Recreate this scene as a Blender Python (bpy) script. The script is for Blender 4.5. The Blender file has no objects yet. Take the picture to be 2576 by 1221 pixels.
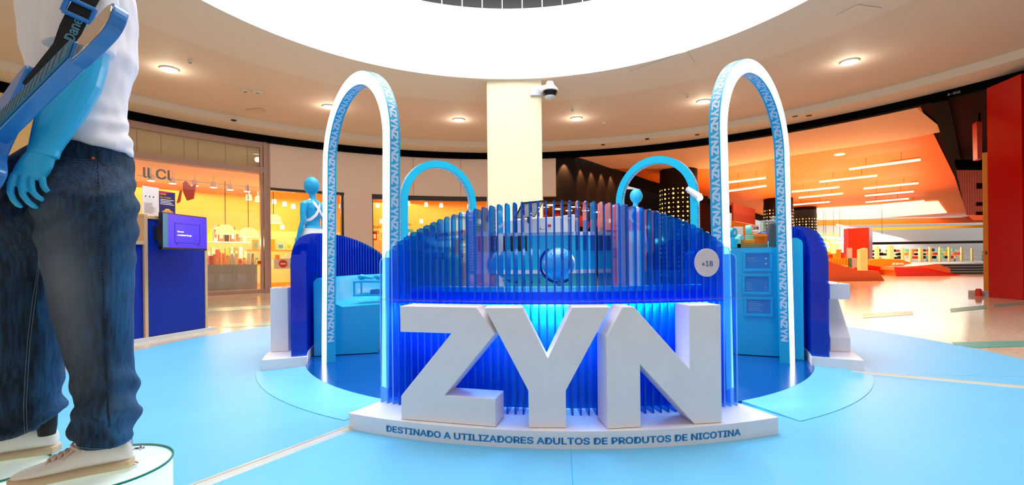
import bpy, bmesh, math, random
import numpy as np
from mathutils import Vector, Matrix, noise
random.seed(7)
PI=math.pi
sc=bpy.context.scene
COL=sc.collection
# ---------------------------------------------------------------- camera (pixels of the 2576x1221 frame)
F=1200.;CX=1288.;H0=656.;ROLL=.01;HC=1.1
cd=bpy.data.cameras.new('camera'); cam=bpy.data.objects.new('camera',cd); COL.objects.link(cam)
cd.sensor_fit='HORIZONTAL'; cd.sensor_width=36; cd.lens=36*F/2576
cd.shift_y=(H0-610.5)/2576; cd.clip_start=.05; cd.clip_end=300
cam.location=(0,0,HC); cam.rotation_euler=(PI/2,ROLL,0)
sc.camera=cam
sc.view_settings.view_transform='Standard'; sc.view_settings.look='None'
sc.view_settings.gamma=1; sc.view_settings.use_curve_mapping=False
sc.view_settings.exposure=0.0
sc.cycles.transparent_max_bounces=80
sc.cycles.max_bounces=8
sc.cycles.use_denoising=True
# ---------------------------------------------------------------- world and large lights
w=bpy.data.worlds.new('world'); sc.world=w; w.use_nodes=True
w.node_tree.nodes['Background'].inputs[0].default_value=(1,.95,.92,1)
w.node_tree.nodes['Background'].inputs[1].default_value=.7
def area(name,loc,rot,sx,sy,power,color,shape='RECTANGLE',spread=None):
    l=bpy.data.lights.new(name,'AREA'); l.shape=shape; l.size=sx
    if shape in('RECTANGLE','ELLIPSE'): l.size_y=sy
    l.energy=power; l.color=color
    if spread: l.spread=spread
    o=bpy.data.objects.new(name,l); COL.objects.link(o); o.location=loc; o.rotation_euler=rot; return o
area('skylight',(.05,6.8,11.6),(0,0,0),12,12,2150,(.97,.98,1),'DISK')
def point(name,loc,power,color,r=.15):
    l=bpy.data.lights.new(name,'POINT'); l.energy=power; l.color=color; l.shadow_soft_size=r
    o=bpy.data.objects.new(name,l); COL.objects.link(o); o.location=loc; return o
WARM=(1,.64,.32)
area('home_shop_light',(-12.3,19.6,4.2),(0,0,.6),8,3,400,WARM)
area('home_shop_light',(-3.2,24.0,4.2),(0,0,0),8,3,320,WARM)
area('corridor_light',(17,27,5.3),(0,0,-PI/4),8,14,1500,(1,.66,.34))
area('market_light',(34,46,5.3),(0,0,-PI/4),14,22,2400,(1,.86,.62))
area('market_light',(50,56,5.2),(math.radians(-25),0,-PI/4),18,8,1300,(1,.93,.84))  # extra lamp added to brighten the supermarket back wall
# ---------------------------------------------------------------- pixel helpers
def ray(u,v):
    x=u-CX;y=v-H0;c,s=math.cos(ROLL),math.sin(ROLL)
    return (c*x-s*y)/F, -(s*x+c*y)/F
def G(u,v,z=0.):
    a,b=ray(u,v); Y=(z-HC)/b; return Vector((a*Y,Y,z))
def P(u,v,Y):
    a,b=ray(u,v); return Vector((a*Y,Y,HC+b*Y))
def PL(u,v,p0,d):
    """point of pixel (u,v) on the vertical plane through p0 along d"""
    r,zz=ray(u,v); det=-d[1]*r+d[0]
    t=(-d[1]*p0[0]+d[0]*p0[1])/det
    return Vector((r*t,t,HC+zz*t))
# ---------------------------------------------------------------- materials
def srgb(r,g,b):
    def f(c):
        c=c/255.; return c/12.92 if c<=.04045 else ((c+.055)/1.055)**2.4
    return (f(r),f(g),f(b),1)
def mat(name,col,rough=.5,metal=0,emit=0,ecol=None,var=.06,vscale=6,bump=0,bscale=80,coat=0,spec=.5,trans=0,ior=1.45):
    m=bpy.data.materials.new(name); m.use_nodes=True; nt=m.node_tree; b=nt.nodes['Principled BSDF']
    c=srgb(*col)
    b.inputs['Roughness'].default_value=rough; b.inputs['Metallic'].default_value=metal
    b.inputs['Specular IOR Level'].default_value=spec
    b.inputs['Coat Weight'].default_value=coat; b.inputs['Coat Roughness'].default_value=.08
    b.inputs['Transmission Weight'].default_value=trans; b.inputs['IOR'].default_value=ior
    tc=nt.nodes.new('ShaderNodeTexCoord')
    if var>0:
        n=nt.nodes.new('ShaderNodeTexNoise'); n.inputs['Scale'].default_value=vscale; n.inputs['Detail'].default_value=4
        nt.links.new(tc.outputs['Object'],n.inputs['Vector'])
        mx=nt.nodes.new('ShaderNodeMix'); mx.data_type='RGBA'
        mx.inputs[6].default_value=tuple(max(0,x*(1-var)) for x in c[:3])+(1,)
        mx.inputs[7].default_value=tuple(min(1,x*(1+var)) for x in c[:3])+(1,)
        nt.links.new(n.outputs['Fac'],mx.inputs[0]); nt.links.new(mx.outputs[2],b.inputs['Base Color'])
    else: b.inputs['Base Color'].default_value=c
    if bump>0:
        n2=nt.nodes.new('ShaderNodeTexNoise'); n2.inputs['Scale'].default_value=bscale
        nt.links.new(tc.outputs['Object'],n2.inputs['Vector'])
        bp=nt.nodes.new('ShaderNodeBump'); bp.inputs['Strength'].default_value=bump; bp.inputs['Distance'].default_value=.01
        nt.links.new(n2.outputs['Fac'],bp.inputs['Height']); nt.links.new(bp.outputs['Normal'],b.inputs['Normal'])
    if emit:
        b.inputs['Emission Color'].default_value=srgb(*(ecol or col)); b.inputs['Emission Strength'].default_value=emit
    return m
def acrylic(name,tint,body,bodyw=.15,rough=.04,ior=1.45):
    m=bpy.data.materials.new(name); m.use_nodes=True; nt=m.node_tree; N=nt.nodes; L=nt.links
    N.remove(N['Principled BSDF']); out=N['Material Output']
    tr=N.new('ShaderNodeBsdfTransparent'); tr.inputs[0].default_value=(*tint,1)
    df=N.new('ShaderNodeBsdfDiffuse'); df.inputs[0].default_value=(*body,1)
    tl=N.new('ShaderNodeBsdfTranslucent'); tl.inputs[0].default_value=(*body,1)
    gl=N.new('ShaderNodeBsdfGlossy'); gl.inputs['Roughness'].default_value=rough
    a=N.new('ShaderNodeMixShader'); a.inputs[0].default_value=.5; L.new(df.outputs[0],a.inputs[1]); L.new(tl.outputs[0],a.inputs[2])
    b=N.new('ShaderNodeMixShader'); b.inputs[0].default_value=bodyw; L.new(tr.outputs[0],b.inputs[1]); L.new(a.outputs[0],b.inputs[2])
    lw=N.new('ShaderNodeLayerWeight'); pw=N.new('ShaderNodeMath'); pw.operation='POWER'; pw.inputs[1].default_value=4.5; L.new(lw.outputs['Facing'],pw.inputs[0])
    fr=N.new('ShaderNodeMath'); fr.operation='MULTIPLY_ADD'; fr.inputs[1].default_value=.75; fr.inputs[2].default_value=.035; L.new(pw.outputs[0],fr.inputs[0])
    c=N.new('ShaderNodeMixShader'); L.new(fr.outputs[0],c.inputs[0]); L.new(b.outputs[0],c.inputs[1]); L.new(gl.outputs[0],c.inputs[2])
    L.new(c.outputs[0],out.inputs[0]); return m
M={}
M['white']=mat('white_paint',(246,236,234),.5,spec=.3)
M['white2']=mat('white_plinth',(244,236,236),.5,spec=.3)
M['letterblue']=mat('print_blue',(24,138,200),.5,var=0)
M['led']=mat('led_face',(255,255,255),.5,emit=3.2,var=0)
M['archblue']=mat('arch_blue',(38,178,222),.35,coat=.2)
M['archtext']=mat('arch_text',(205,222,238),.5,var=0)
M['archcyan']=mat('arch_cyan',(8,200,238),.35)
M['benchblue']=mat('bench_blue',(8,178,228),.3,coat=.25)
M['disc']=mat('disc_blue',(5,80,165),.22,var=.15,vscale=3,coat=.3)
M['vinyl']=mat('floor_vinyl',(108,188,228),.42,var=.05,vscale=1.5,spec=.3,bump=.04,bscale=5)
M['vinyl2']=mat('ramp_vinyl',(112,196,238),.4,var=.05,vscale=2,spec=.3)
M['trimcover']=mat('cable_cover',(196,194,184),.35,var=.1)
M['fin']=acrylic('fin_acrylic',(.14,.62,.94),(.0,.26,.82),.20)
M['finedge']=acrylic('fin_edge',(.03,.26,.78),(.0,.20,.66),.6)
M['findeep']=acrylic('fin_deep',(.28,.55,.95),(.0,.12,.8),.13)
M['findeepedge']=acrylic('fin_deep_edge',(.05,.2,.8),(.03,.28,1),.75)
M['finarchlit']=acrylic('fin_archlit',(.35,.62,.97),(.2,.6,1),.15)  # paler copy for the end fins, arch light put into the tint
M['finarchlitedge']=acrylic('fin_archlit_edge',(.2,.6,.95),(.35,.8,1),.7)
M['clear']=acrylic('clear_acrylic',(.9,.95,.98),(.8,.9,.95),.06)
M['glass']=acrylic('shop_glass',(.93,.95,.95),(.8,.85,.85),.03,.02)
M['glassgreen']=acrylic('green_edge_glass',(.95,.99,.98),(.85,.97,.93),.05)
M['greenedge']=mat('glass_edge',(20,140,120),.15)
M['ceil']=mat('ceiling_plaster',(226,218,206),.7,var=.02)
M['ceilw']=mat('fascia_white',(244,246,247),.6,var=.01)
M['black']=mat('black_band',(4,4,5),.8,spec=.05)
M['blackgloss']=mat('black_gloss',(6,6,9),.15)
M['wallpink']=mat('wall_panel',(246,228,216),.6,var=.02)
M['frame']=mat('window_frame',(190,160,150),.45)
M['cream']=mat('column_cream',(245,228,190),.6,var=.02)
M['shopwall']=mat('shop_wall',(255,186,92),.6,var=.08,vscale=1)
M['shopcream']=mat('shop_cream',(255,225,160),.6,var=.08,vscale=1)
M['lampglow']=mat('lamp_glow',(255,244,214),.5,emit=6,var=0)
M['warmglow']=mat('warm_glow',(255,205,110),.5,emit=2.2,var=0)
M['tube']=mat('tube_glow',(255,245,220),.5,emit=5,var=0)
M['lightceil']=mat('luminous_ceiling',(255,236,190),.5,emit=1.25,var=0)
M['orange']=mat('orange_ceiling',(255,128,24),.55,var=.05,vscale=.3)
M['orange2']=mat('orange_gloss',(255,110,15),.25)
M['red']=mat('red_gloss',(196,8,5),.22,var=.1,vscale=.8,coat=.15)
M['redmat']=mat('red_sign',(228,48,18),.4)
M['maroon']=mat('maroon_dark',(40,3,4),.8,spec=.05)
M['brown']=mat('dark_brown_wall',(30,14,6),.6,spec=.2)
M['navy']=mat('kiosk_blue',(5,40,150),.4,spec=.3)
M['wood']=mat('light_wood',(208,170,130),.5,var=.12,vscale=14)
M['grey']=mat('grey_stone',(150,148,140),.5)
M['greylight']=mat('light_grey',(200,205,208),.4)
M['chrome']=mat('chrome',(215,220,225),.12,metal=1,var=0)
M['steel']=mat('dark_steel',(60,60,62),.35,metal=.6)
M['yellow']=mat('yellow_cloth',(250,190,30),.6)
M['green']=mat('green_tile',(88,165,150),.3)
M['mannequin']=mat('mannequin_blue',(34,176,228),.38,var=.03)
M['guitar']=mat('guitar_blue',(28,120,205),.3,coat=.3)
M['guitardark']=mat('fretboard_teal',(18,104,140),.4)
M['fretdark']=mat('fret_dark',(8,44,80),.4)
M['tee']=mat('cotton_white',(232,230,236),.85,bump=.08,bscale=260)
M['offwhite']=mat('canvas_white',(238,232,222),.7)
M['sole']=mat('sole_beige',(214,188,150),.6)
M['lace']=mat('lace_beige',(218,196,182),.8)
M['strap']=mat('strap_black',(10,12,16),.6)
M['screen']=mat('tv_screen',(60,40,215),.2,emit=.38,ecol=(60,36,215),var=.1,vscale=2)
M['teal']=mat('counter_teal',(60,190,190),.35)
M['mint']=mat('mint_tin',(130,222,205),.35)
M['boxorange']=mat('box_orange',(240,150,30),.5)
M['boxbrown']=mat('box_brown',(176,126,66),.5)
M['coffee']=mat('dark_pouches',(16,14,18),.5,var=.6,vscale=90)
M['magenta']=mat('magenta',(190,20,110),.4)
M['gold']=mat('yellow_post',(232,160,30),.4)
M['slat']=mat('orange_slats',(244,120,70),.5)
# terrazzo floor
def terrazzo():
    m=mat('terrazzo',(226,208,176),.14,var=0,spec=.45); nt=m.node_tree; b=nt.nodes['Principled BSDF']
    tc=[n for n in nt.nodes if n.type=='TEX_COORD'][0]
    v=nt.nodes.new('ShaderNodeTexVoronoi'); v.inputs['Scale'].default_value=40; nt.links.new(tc.outputs['Object'],v.inputs['Vector'])
    n=nt.nodes.new('ShaderNodeTexNoise'); n.inputs['Scale'].default_value=.8; nt.links.new(tc.outputs['Object'],n.inputs['Vector'])
    r=nt.nodes.new('ShaderNodeValToRGB'); nt.links.new(v.outputs['Color'],r.inputs[0])
    r.color_ramp.elements[0].color=srgb(205,184,150); r.color_ramp.elements[1].color=srgb(240,226,200)
    r2=nt.nodes.new('ShaderNodeMix'); r2.data_type='RGBA'; r2.blend_type='MULTIPLY'; r2.inputs[0].default_value=.25
    nt.links.new(r.outputs[0],r2.inputs[6]); nt.links.new(n.outputs['Fac'],r2.inputs[7]); nt.links.new(r2.outputs[2],b.inputs['Base Color'])
    return m
M['terrazzo']=terrazzo()
def perforated():
    m=mat('perforated_ceiling',(208,194,180),.7,var=0); nt=m.node_tree; b=nt.nodes['Principled BSDF']
    tc=[n for n in nt.nodes if n.type=='TEX_COORD'][0]
    v=nt.nodes.new('ShaderNodeTexVoronoi'); v.inputs['Scale'].default_value=22; v.inputs['Randomness'].default_value=0
    nt.links.new(tc.outputs['Object'],v.inputs['Vector'])
    r=nt.nodes.new('ShaderNodeValToRGB'); nt.links.new(v.outputs['Distance'],r.inputs[0])
    r.color_ramp.elements[0].position=.2; r.color_ramp.elements[0].color=srgb(184,168,152)
    r.color_ramp.elements[1].position=.3; r.color_ramp.elements[1].color=srgb(222,208,194)
    nt.links.new(r.outputs[0],b.inputs['Base Color']); return m
M['perf']=perforated()
def stripes(name,c1,c2,scale,rough=.5,direction='X',emit=0):
    m=mat(name,c1,rough,var=0); nt=m.node_tree; b=nt.nodes['Principled BSDF']
    tc=[n for n in nt.nodes if n.type=='TEX_COORD'][0]
    wv=nt.nodes.new('ShaderNodeTexWave'); wv.bands_direction=direction; wv.inputs['Scale'].default_value=scale
    nt.links.new(tc.outputs['Object'],wv.inputs['Vector'])
    mx=nt.nodes.new('ShaderNodeMix'); mx.data_type='RGBA'; mx.inputs[6].default_value=srgb(*c1); mx.inputs[7].default_value=srgb(*c2)
    nt.links.new(wv.outputs['Fac'],mx.inputs[0]); nt.links.new(mx.outputs[2],b.inputs['Base Color']); return m
M['slats']=stripes('slatted_soffit',(250,120,80),(200,70,40),3)
def denim():
    m=mat('denim',(20,60,92),.85,var=0,bump=.35,bscale=220); nt=m.node_tree; b=nt.nodes['Principled BSDF']; L=nt.links
    tc=[n for n in nt.nodes if n.type=='TEX_COORD'][0]
    mp=nt.nodes.new('ShaderNodeMapping'); mp.inputs['Scale'].default_value=(60,60,9); L.new(tc.outputs['Object'],mp.inputs[0])
    n=nt.nodes.new('ShaderNodeTexNoise'); n.inputs['Scale'].default_value=1.6; n.inputs['Detail'].default_value=6; L.new(mp.outputs[0],n.inputs['Vector'])
    n2=nt.nodes.new('ShaderNodeTexNoise'); n2.inputs['Scale'].default_value=5; n2.inputs['Detail'].default_value=3; L.new(tc.outputs['Object'],n2.inputs['Vector'])
    r=nt.nodes.new('ShaderNodeValToRGB'); L.new(n.outputs['Fac'],r.inputs[0])
    r.color_ramp.elements[0].position=.35; r.color_ramp.elements[0].color=srgb(4,24,44)
    r.color_ramp.elements[1].position=.72; r.color_ramp.elements[1].color=srgb(22,66,100)
    at=nt.nodes.new('ShaderNodeAttribute'); at.attribute_name='fade'
    mx=nt.nodes.new('ShaderNodeMix'); mx.data_type='RGBA'; mx.inputs[7].default_value=srgb(96,108,120)
    at2=nt.nodes.new('ShaderNodeAttribute'); at2.attribute_name='wear'
    m2=nt.nodes.new('ShaderNodeMix'); m2.data_type='RGBA'; m2.inputs[7].default_value=srgb(34,100,150); L.new(r.outputs[0],m2.inputs[6])
    mu=nt.nodes.new('ShaderNodeMath'); mu.operation='MULTIPLY'; L.new(at2.outputs['Fac'],mu.inputs[0]); L.new(n.outputs['Fac'],mu.inputs[1]); mu2=nt.nodes.new('ShaderNodeMath'); mu2.operation='MULTIPLY'; mu2.inputs[1].default_value=1.5; L.new(mu.outputs[0],mu2.inputs[0]); L.new(mu2.outputs[0],m2.inputs[0])
    L.new(m2.outputs[2],mx.inputs[6]); L.new(at.outputs['Fac'],mx.inputs[0])
    mm=nt.nodes.new('ShaderNodeMix'); mm.data_type='RGBA'; mm.blend_type='OVERLAY'; mm.inputs[0].default_value=.5
    L.new(mx.outputs[2],mm.inputs[6]); L.new(n2.outputs['Fac'],mm.inputs[7]); L.new(mm.outputs[2],b.inputs['Base Color']); return m
M['denim']=denim()
M['stitch']=mat('denim_stitch',(96,118,136),.8)
# ---------------------------------------------------------------- mesh helpers
class MB:
    def __init__(s): s.v=[]; s.f=[]; s.m=[]
    def add(s,vs,fs,mi=0):
        o=len(s.v); s.v+= [Vector(x) for x in vs]; s.f+=[[i+o for i in f] for f in fs]; s.m+=[mi]*len(fs); return s
    def box(s,a,b,mi=0,R=None,c=None):
        x0,y0,z0=a;x1,y1,z1=b
        vs=[Vector(q) for q in((x0,y0,z0),(x1,y0,z0),(x1,y1,z0),(x0,y1,z0),(x0,y0,z1),(x1,y0,z1),(x1,y1,z1),(x0,y1,z1))]
        if R is not None: vs=[R@q+Vector(c) for q in vs]
        return s.add(vs,[(0,3,2,1),(4,5,6,7),(0,1,5,4),(1,2,6,5),(2,3,7,6),(3,0,4,7)],mi)
    def prism(s,pts,d,mi=0):
        """pts: 3D loop; extruded by vector d"""
        n=len(pts); d=Vector(d); p=[Vector(q) for q in pts]
        return s.add(p+[q+d for q in p],[list(range(n))[::-1],list(range(n,2*n))]+[(i,(i+1)%n,n+(i+1)%n,n+i) for i in range(n)],mi)
    def obox(s,p,ax,ay,az,mi=0):
        """box from corner p with edge vectors"""
        p,ax,ay,az=map(Vector,(p,ax,ay,az)); return s.prism([p,p+ax,p+ax+ay,p+ay],az,mi)
    def loft(s,rings,close=True,caps=True,mi=0):
        n=len(rings[0]); o=[]; fs=[]
        for r in rings: o+=list(r)
        for i in range(len(rings)-1):
            for j in range(n if close else n-1):
                k=(j+1)%n; fs.append((i*n+j,i*n+k,(i+1)*n+k,(i+1)*n+j))
        if caps and close: fs.append(list(range(n))[::-1]); fs.append([(len(rings)-1)*n+j for j in range(n)])
        return s.add(o,fs,mi)
    def tube(s,path,r,n=10,mi=0,flat=1.):
        path=[Vector(p) for p in path]; rr=r if hasattr(r,'__len__') else [r]*len(path); rings=[]
        up=Vector((0,0,1)); prev=None
        for i,p in enumerate(path):
            t=(path[min(i+1,len(path)-1)]-path[max(i-1,0)]).normalized()
            if prev is None:
                a=up if abs(t.z)<.9 else Vector((1,0,0)); x=t.cross(a).normalized()
            else: x=(prev-t*prev.dot(t)).normalized()
            prev=x; y=t.cross(x)
            rings.append([p+(x*math.cos(k*2*PI/n)+y*math.sin(k*2*PI/n)*flat)*rr[i] for k in range(n)])
        return s.loft(rings,mi=mi)
    def lathe(s,prof,c=(0,0,0),n=32,mi=0,R=None):
        c=Vector(c); rings=[]
        for r,z in prof:
            q=[Vector((r*math.cos(k*2*PI/n),r*math.sin(k*2*PI/n),z)) for k in range(n)]
            rings.append([ (R@x if R is not None else x)+c for x in q])
        o=len(s.v); s.loft(rings,mi=mi,caps=False); nr=len(rings)
        if prof[0][0]<.03: s.f.append([o+j for j in range(n)][::-1]); s.m.append(mi)
        if prof[-1][0]<.03: s.f.append([o+(nr-1)*n+j for j in range(n)]); s.m.append(mi)
        return s
    def arc(s,c,r0,r1,a0,a1,z0,z1,n=32,mi=0):
        """annular sector prism, angles in degrees"""
        rings=[]
        for i in range(n+1):
            a=math.radians(a0+(a1-a0)*i/n); ca,sa=math.cos(a),math.sin(a)
            rings.append([Vector((c[0]+ca*r,c[1]+sa*r,z)) for r,z in((r0,z0),(r1,z0),(r1,z1),(r0,z1))])
        full=abs(abs(a1-a0)-360)<1e-6
        return s.loft(rings,mi=mi,caps=not full)
    def sweep(s,c,prof,a0,a1,n=24,mi=0):
        """profile of (r,z) swept about c"""
        rings=[]
        for i in range(n+1):
            a=math.radians(a0+(a1-a0)*i/n); ca,sa=math.cos(a),math.sin(a)
            rings.append([Vector((c[0]+ca*r,c[1]+sa*r,z)) for r,z in prof])
        return s.loft(rings,mi=mi)
    def sphere(s,c,r,n=20,m=12,mi=0,R=None):
        c=Vector(c); rr=r if hasattr(r,'__len__') else (r,r,r); rings=[]
        for i in range(m+1):
            t=-PI/2+PI*i/m; t=max(-PI/2+.02,min(PI/2-.02,t))
            q=[Vector((rr[0]*math.cos(t)*math.cos(k*2*PI/n),rr[1]*math.cos(t)*math.sin(k*2*PI/n),rr[2]*math.sin(t))) for k in range(n)]
            rings.append([(R@x if R is not None else x)+c for x in q])
        return s.loft(rings,mi=mi)
    def build(s,name,mats,parent=None,smooth=False,bevel=0,sub=0,angle=40,loc=None):
        me=bpy.data.meshes.new(name)
        off=Vector(loc) if loc is not None else (parent_world(parent) if parent is not None else Vector((0,0,0)))
        me.from_pydata([tuple(v-off) for v in s.v],[],s.f)
        for m in (mats if isinstance(mats,(list,tuple)) else [mats]): me.materials.append(M[m] if isinstance(m,str) else m)
        for p,i in zip(me.polygons,s.m): p.material_index=i; p.use_smooth=smooth
        bm=bmesh.new(); bm.from_mesh(me); bmesh.ops.recalc_face_normals(bm,faces=bm.faces); bm.to_mesh(me); bm.free()
        if smooth and angle<180: me.set_sharp_from_angle(angle=math.radians(angle))
        o=bpy.data.objects.new(name,me); COL.objects.link(o)
        if loc is not None and parent is None: o.location=loc
        if parent is not None:
            o.parent=parent
            if loc is not None: o.location=Vector(loc)-parent_world(parent)
        if bevel:
            b=o.modifiers.new('bevel','BEVEL'); b.width=bevel; b.segments=2; b.limit_method='ANGLE'
        if sub: b=o.modifiers.new('sub','SUBSURF'); b.levels=b.render_levels=sub
        return o
def parent_world(p):
    v=Vector((0,0,0))
    while p is not None: v+=Vector(p.location); p=p.parent
    return v
def tag(o,label,cat,group=None,kind=None):
    if label: o['label']=label
    if cat: o['category']=cat
    if group: o['group']=group
    if kind: o['kind']=kind
    return o
def thing(name,label,cat,loc=(0,0,0),group=None):
    o=bpy.data.objects.new(name,None); COL.objects.link(o); o.location=loc; o.empty_display_size=.1
    return tag(o,label,cat,group)
def struct(o): o['kind']='structure'; return o
def bake(o,mods):
    """apply modifiers given as (type, dict)"""
    for t,kw in mods:
        m=o.modifiers.new(t,t)
        for k,v in kw.items(): setattr(m,k,v)
    dg=bpy.context.evaluated_depsgraph_get(); me=bpy.data.meshes.new_from_object(o.evaluated_get(dg)); me.name=o.name
    o.modifiers.clear(); old=o.data; o.data=me; bpy.data.meshes.remove(old); return o
def fuse(o,voxel=.01,smooth=4,dec=None):
    mats=[m for m in o.data.materials]
    bake(o,[('REMESH',dict(mode='VOXEL',voxel_size=voxel)),('SMOOTH',dict(factor=.6,iterations=smooth))])
    o.data.materials.clear()
    for m in mats[:1]: o.data.materials.append(m)
    for p in o.data.polygons: p.use_smooth=True; p.material_index=0
    return o
import os
VF=None
try:
    _fd=bpy.utils.system_resource('DATAFILES',path='fonts')
    VF=bpy.data.fonts.load(os.path.join(_fd,'Inter.woff2'))
except Exception: VF=None
_tc={}
def text_mesh(body,offset=0.,spacing=1.):
    k=(body,offset,spacing)
    if k in _tc: return _tc[k]
    c=bpy.data.curves.new('t','FONT'); c.body=body; c.size=1; c.offset=offset; c.space_character=spacing; c.resolution_u=3
    if VF: c.font=VF
    o=bpy.data.objects.new('t',c); COL.objects.link(o)
    dg=bpy.context.evaluated_depsgraph_get(); me=bpy.data.meshes.new_from_object(o.evaluated_get(dg))
    vs=[tuple(v.co) for v in me.vertices]; fs=[tuple(p.vertices) for p in me.polygons]
    bpy.data.objects.remove(o); bpy.data.curves.remove(c); bpy.data.meshes.remove(me)
    _tc[k]=(vs,fs); return _tc[k]
def text(mb,body,h,fn,offset=.02,spacing=1.,width=None,x0=0,mi=0,center=False):
    """fn(x,y)->3D; h = cap height"""
    vs,fs=text_mesh(body,0.,spacing)
    xs=[v[0] for v in vs]; a,b=min(xs),max(xs); k=h/.72; kx=(width/(b-a)) if width else k
    sh=(b-a)*kx/2 if center else 0
    sh8=[(0,0)] if offset<=0 else [(offset*k*1.1*math.cos(q*PI/3),offset*k*math.sin(q*PI/3)*.8) for q in range(6)]
    for dx,dy in sh8: mb.add([fn(x0+(v[0]-a)*kx-sh+dx,v[1]*k+dy) for v in vs],fs,mi)
    return (b-a)*kx
# letter outlines measured on the giant letters (width, height in m; baseline 0)
LZ=[(0,.71),(.505,.71),(.62,.555),(.294,.168),(.618,.168),(.618,0),(0,0),(0,.145),(.342,.548),(0,.548)]
LY=[(-.254,.71),(-.03,.71),(.116,.41),(.262,.71),(.487,.71),(.22,.218),(.22,0),(0,0),(0,.218)]
LN=[(.1,.71),(.168,.71),(.512,.33),(.512,.71),(.714,.71),(.714,0),(.54,0),(.204,.37),(.204,0),(0,0),(0,.54)]
TXT3=[(LZ,0.),(LY,.794+.09),(LN,1.251+.12)]   # offsets of the three letters in a word of width ~2.1
# ---------------------------------------------------------------- mall shell
A=(.05,6.9)
floor=struct(MB().box((-60,-14,-.3),(90,95,0)).build('floor','terrazzo'))
CB=(.36,6.08)
vf=MB().arc(CB,0.0,5.13,0,360,.0,.004,96).build('floor_vinyl','vinyl'); struct(vf)
C=(.47,6.15)
# rings of the ceiling
def ring(name,c,r0,r1,z0,z1,m,n=128,a0=0,a1=360): return struct(MB().arc(c,r0,r1,a0,a1,z0,z1,n).build(name,m,smooth=True,angle=30))
AC=(0.02,6.75)
ring('ceiling_rim',AC,6.12,8.03,6.0,6.25,'ceil')
ring('ceiling_perforated',AC,8.03,13.0,6.02,6.25,'perf')
ring('ceiling_step',AC,13.0,13.3,5.8,6.25,'ceil')
ring('ceiling_outer',AC,13.3,14.3,5.8,6.0,'ceil')
ring('trim_1',AC,14.05,14.3,5.56,5.8,'black')
ring('wall_atrium',AC,6.12,6.4,6.25,7.9,'ceilw')
ring('wall_upper',AC,9.5,9.8,7.9,12.2,'steel',96)
ring('ceiling_gallery',AC,6.4,9.8,7.8,7.9,'ceil',96)
struct(MB().arc(AC,6.4,9.8,0,360,12.0,12.2,64).build('ceiling_upper','steel'))
rl=thing('gallery_railing','dark railing with pale handrail round the upper gallery opening','railing',(AC[0],AC[1],7.9))
MB().arc(AC,6.2,6.28,0,360,8.35,8.43,96).build('handrail','greylight',rl,smooth=True)
for k in range(72):
    a=k*5+2
    if 20<a<160: MB().arc(AC,6.2,6.25,a-.12,a+.12,7.9,8.4,1).build('baluster','greylight',rl)
# small ceiling plates
def hit(u,r=14.2,c=AC):
    a,_=ray(u,H0); A2=a*a+1; B=-2*(a*c[0]+c[1]); Cc=c[0]**2+c[1]**2-r*r
    Y=(-B+math.sqrt(B*B-4*A2*Cc))/(2*A2); x,y=a*Y,Y
    return math.degrees(math.atan2(y-c[1],x-c[0]))
def polar(r,a,z,c=AC): a=math.radians(a); return Vector((c[0]+r*math.cos(a),c[1]+r*math.sin(a),z))
RW=14.25
def wall(name,u0,u1,z0,z1,m='wallpink',t=.3):
    return struct(MB().arc(AC,RW,RW+t,hit(u0,RW),hit(u1,RW),z0,z1,max(2,int(abs(u1-u0)/25))).build(name,m,smooth=True,angle=30))
wall('wall_left',-900,300,0,5.7,'shopcream')
wall('wall_left_pier',672,682,0,5.7,'frame',.35)
wall('wall_left_upper',682,1400,3.92,5.7)
wall('wall_left_mid',866,938,0,3.95)
wall('wall_left_end',1225,1368,0,3.95)
wall('trim_2',682,870,3.82,3.92,'steel',.32); wall('trim_3',936,1228,3.72,3.92,'steel',.32)
wall('trim_4',860,868,0,3.85,'steel',.34); wall('trim_5',936,940,0,3.8,'steel',.34)
# joints on the wall (thin)
for u in (1041,1160): wall('trim_6',u,u+1.2,3.95,5.56,'frame',-.012)
# window_1 : big shop window
w1=thing('window_1',None,None,(0,0,0)); w1['kind']='structure'
def warc(u0,u1,z0,z1,t0,t1,name,m,n=10): return MB().arc(AC,RW+t0,RW+t1,hit(u0,RW),hit(u1,RW),z0,z1,n).build(name,m,w1)
warc(240,672,5.35,5.6,-.06,.1,'window_frame','frame'); warc(240,672,4.42,4.62,-.08,.1,'window_frame','frame'); warc(240,672,0,.14,-.08,.14,'window_frame','frame')
warc(656,662,.1,5.5,-.08,.1,'window_frame','frame'); warc(664,673,0,5.6,-.1,.1,'window_frame','frame')
warc(240,656,4.62,5.35,0,.02,'upper_pane','glass'); warc(240,656,.14,4.42,0,.02,'pane','glass')
warc(240,660,4.5,5.6,.25,.3,'back_panel',mat('panel_cream',(255,222,172),.6))
for u in (354,414,471,506,574,628): warc(u,u+1.2,4.62,5.35,.235,.25,'panel_joint','frame',1)
# shop interior shells
def pshell(name,u0,u1,r,z0,z1,m): return struct(MB().arc(AC,r,r+.2,hit(u0,RW),hit(u1,RW),z0,z1,30).build(name,m,smooth=True,angle=30))
pshell('wall_shop_back',100,1368,19.5,0,4.5,'shopwall')
pshell('wall_shop_band',100,1368,19.35,1.2,2.6,'shopcream')
struct(MB().arc(AC,RW+.3,19.7,hit(100,RW),hit(1368,RW),4.42,4.6,30).build('ceiling_shop','shopwall'))
struct(MB().box((-.1,-2.6,0),(.1,2.6,4.4),R=Matrix.Rotation(math.radians(hit(905)-90),3,'Z'),c=polar(16.9,hit(905),0)).build('wall_shop_divider','shopcream'))
# black store right of the column and corridor
def P2(x,y,z): return Vector((x,y,z))
cl=[(-1,0)]
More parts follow.
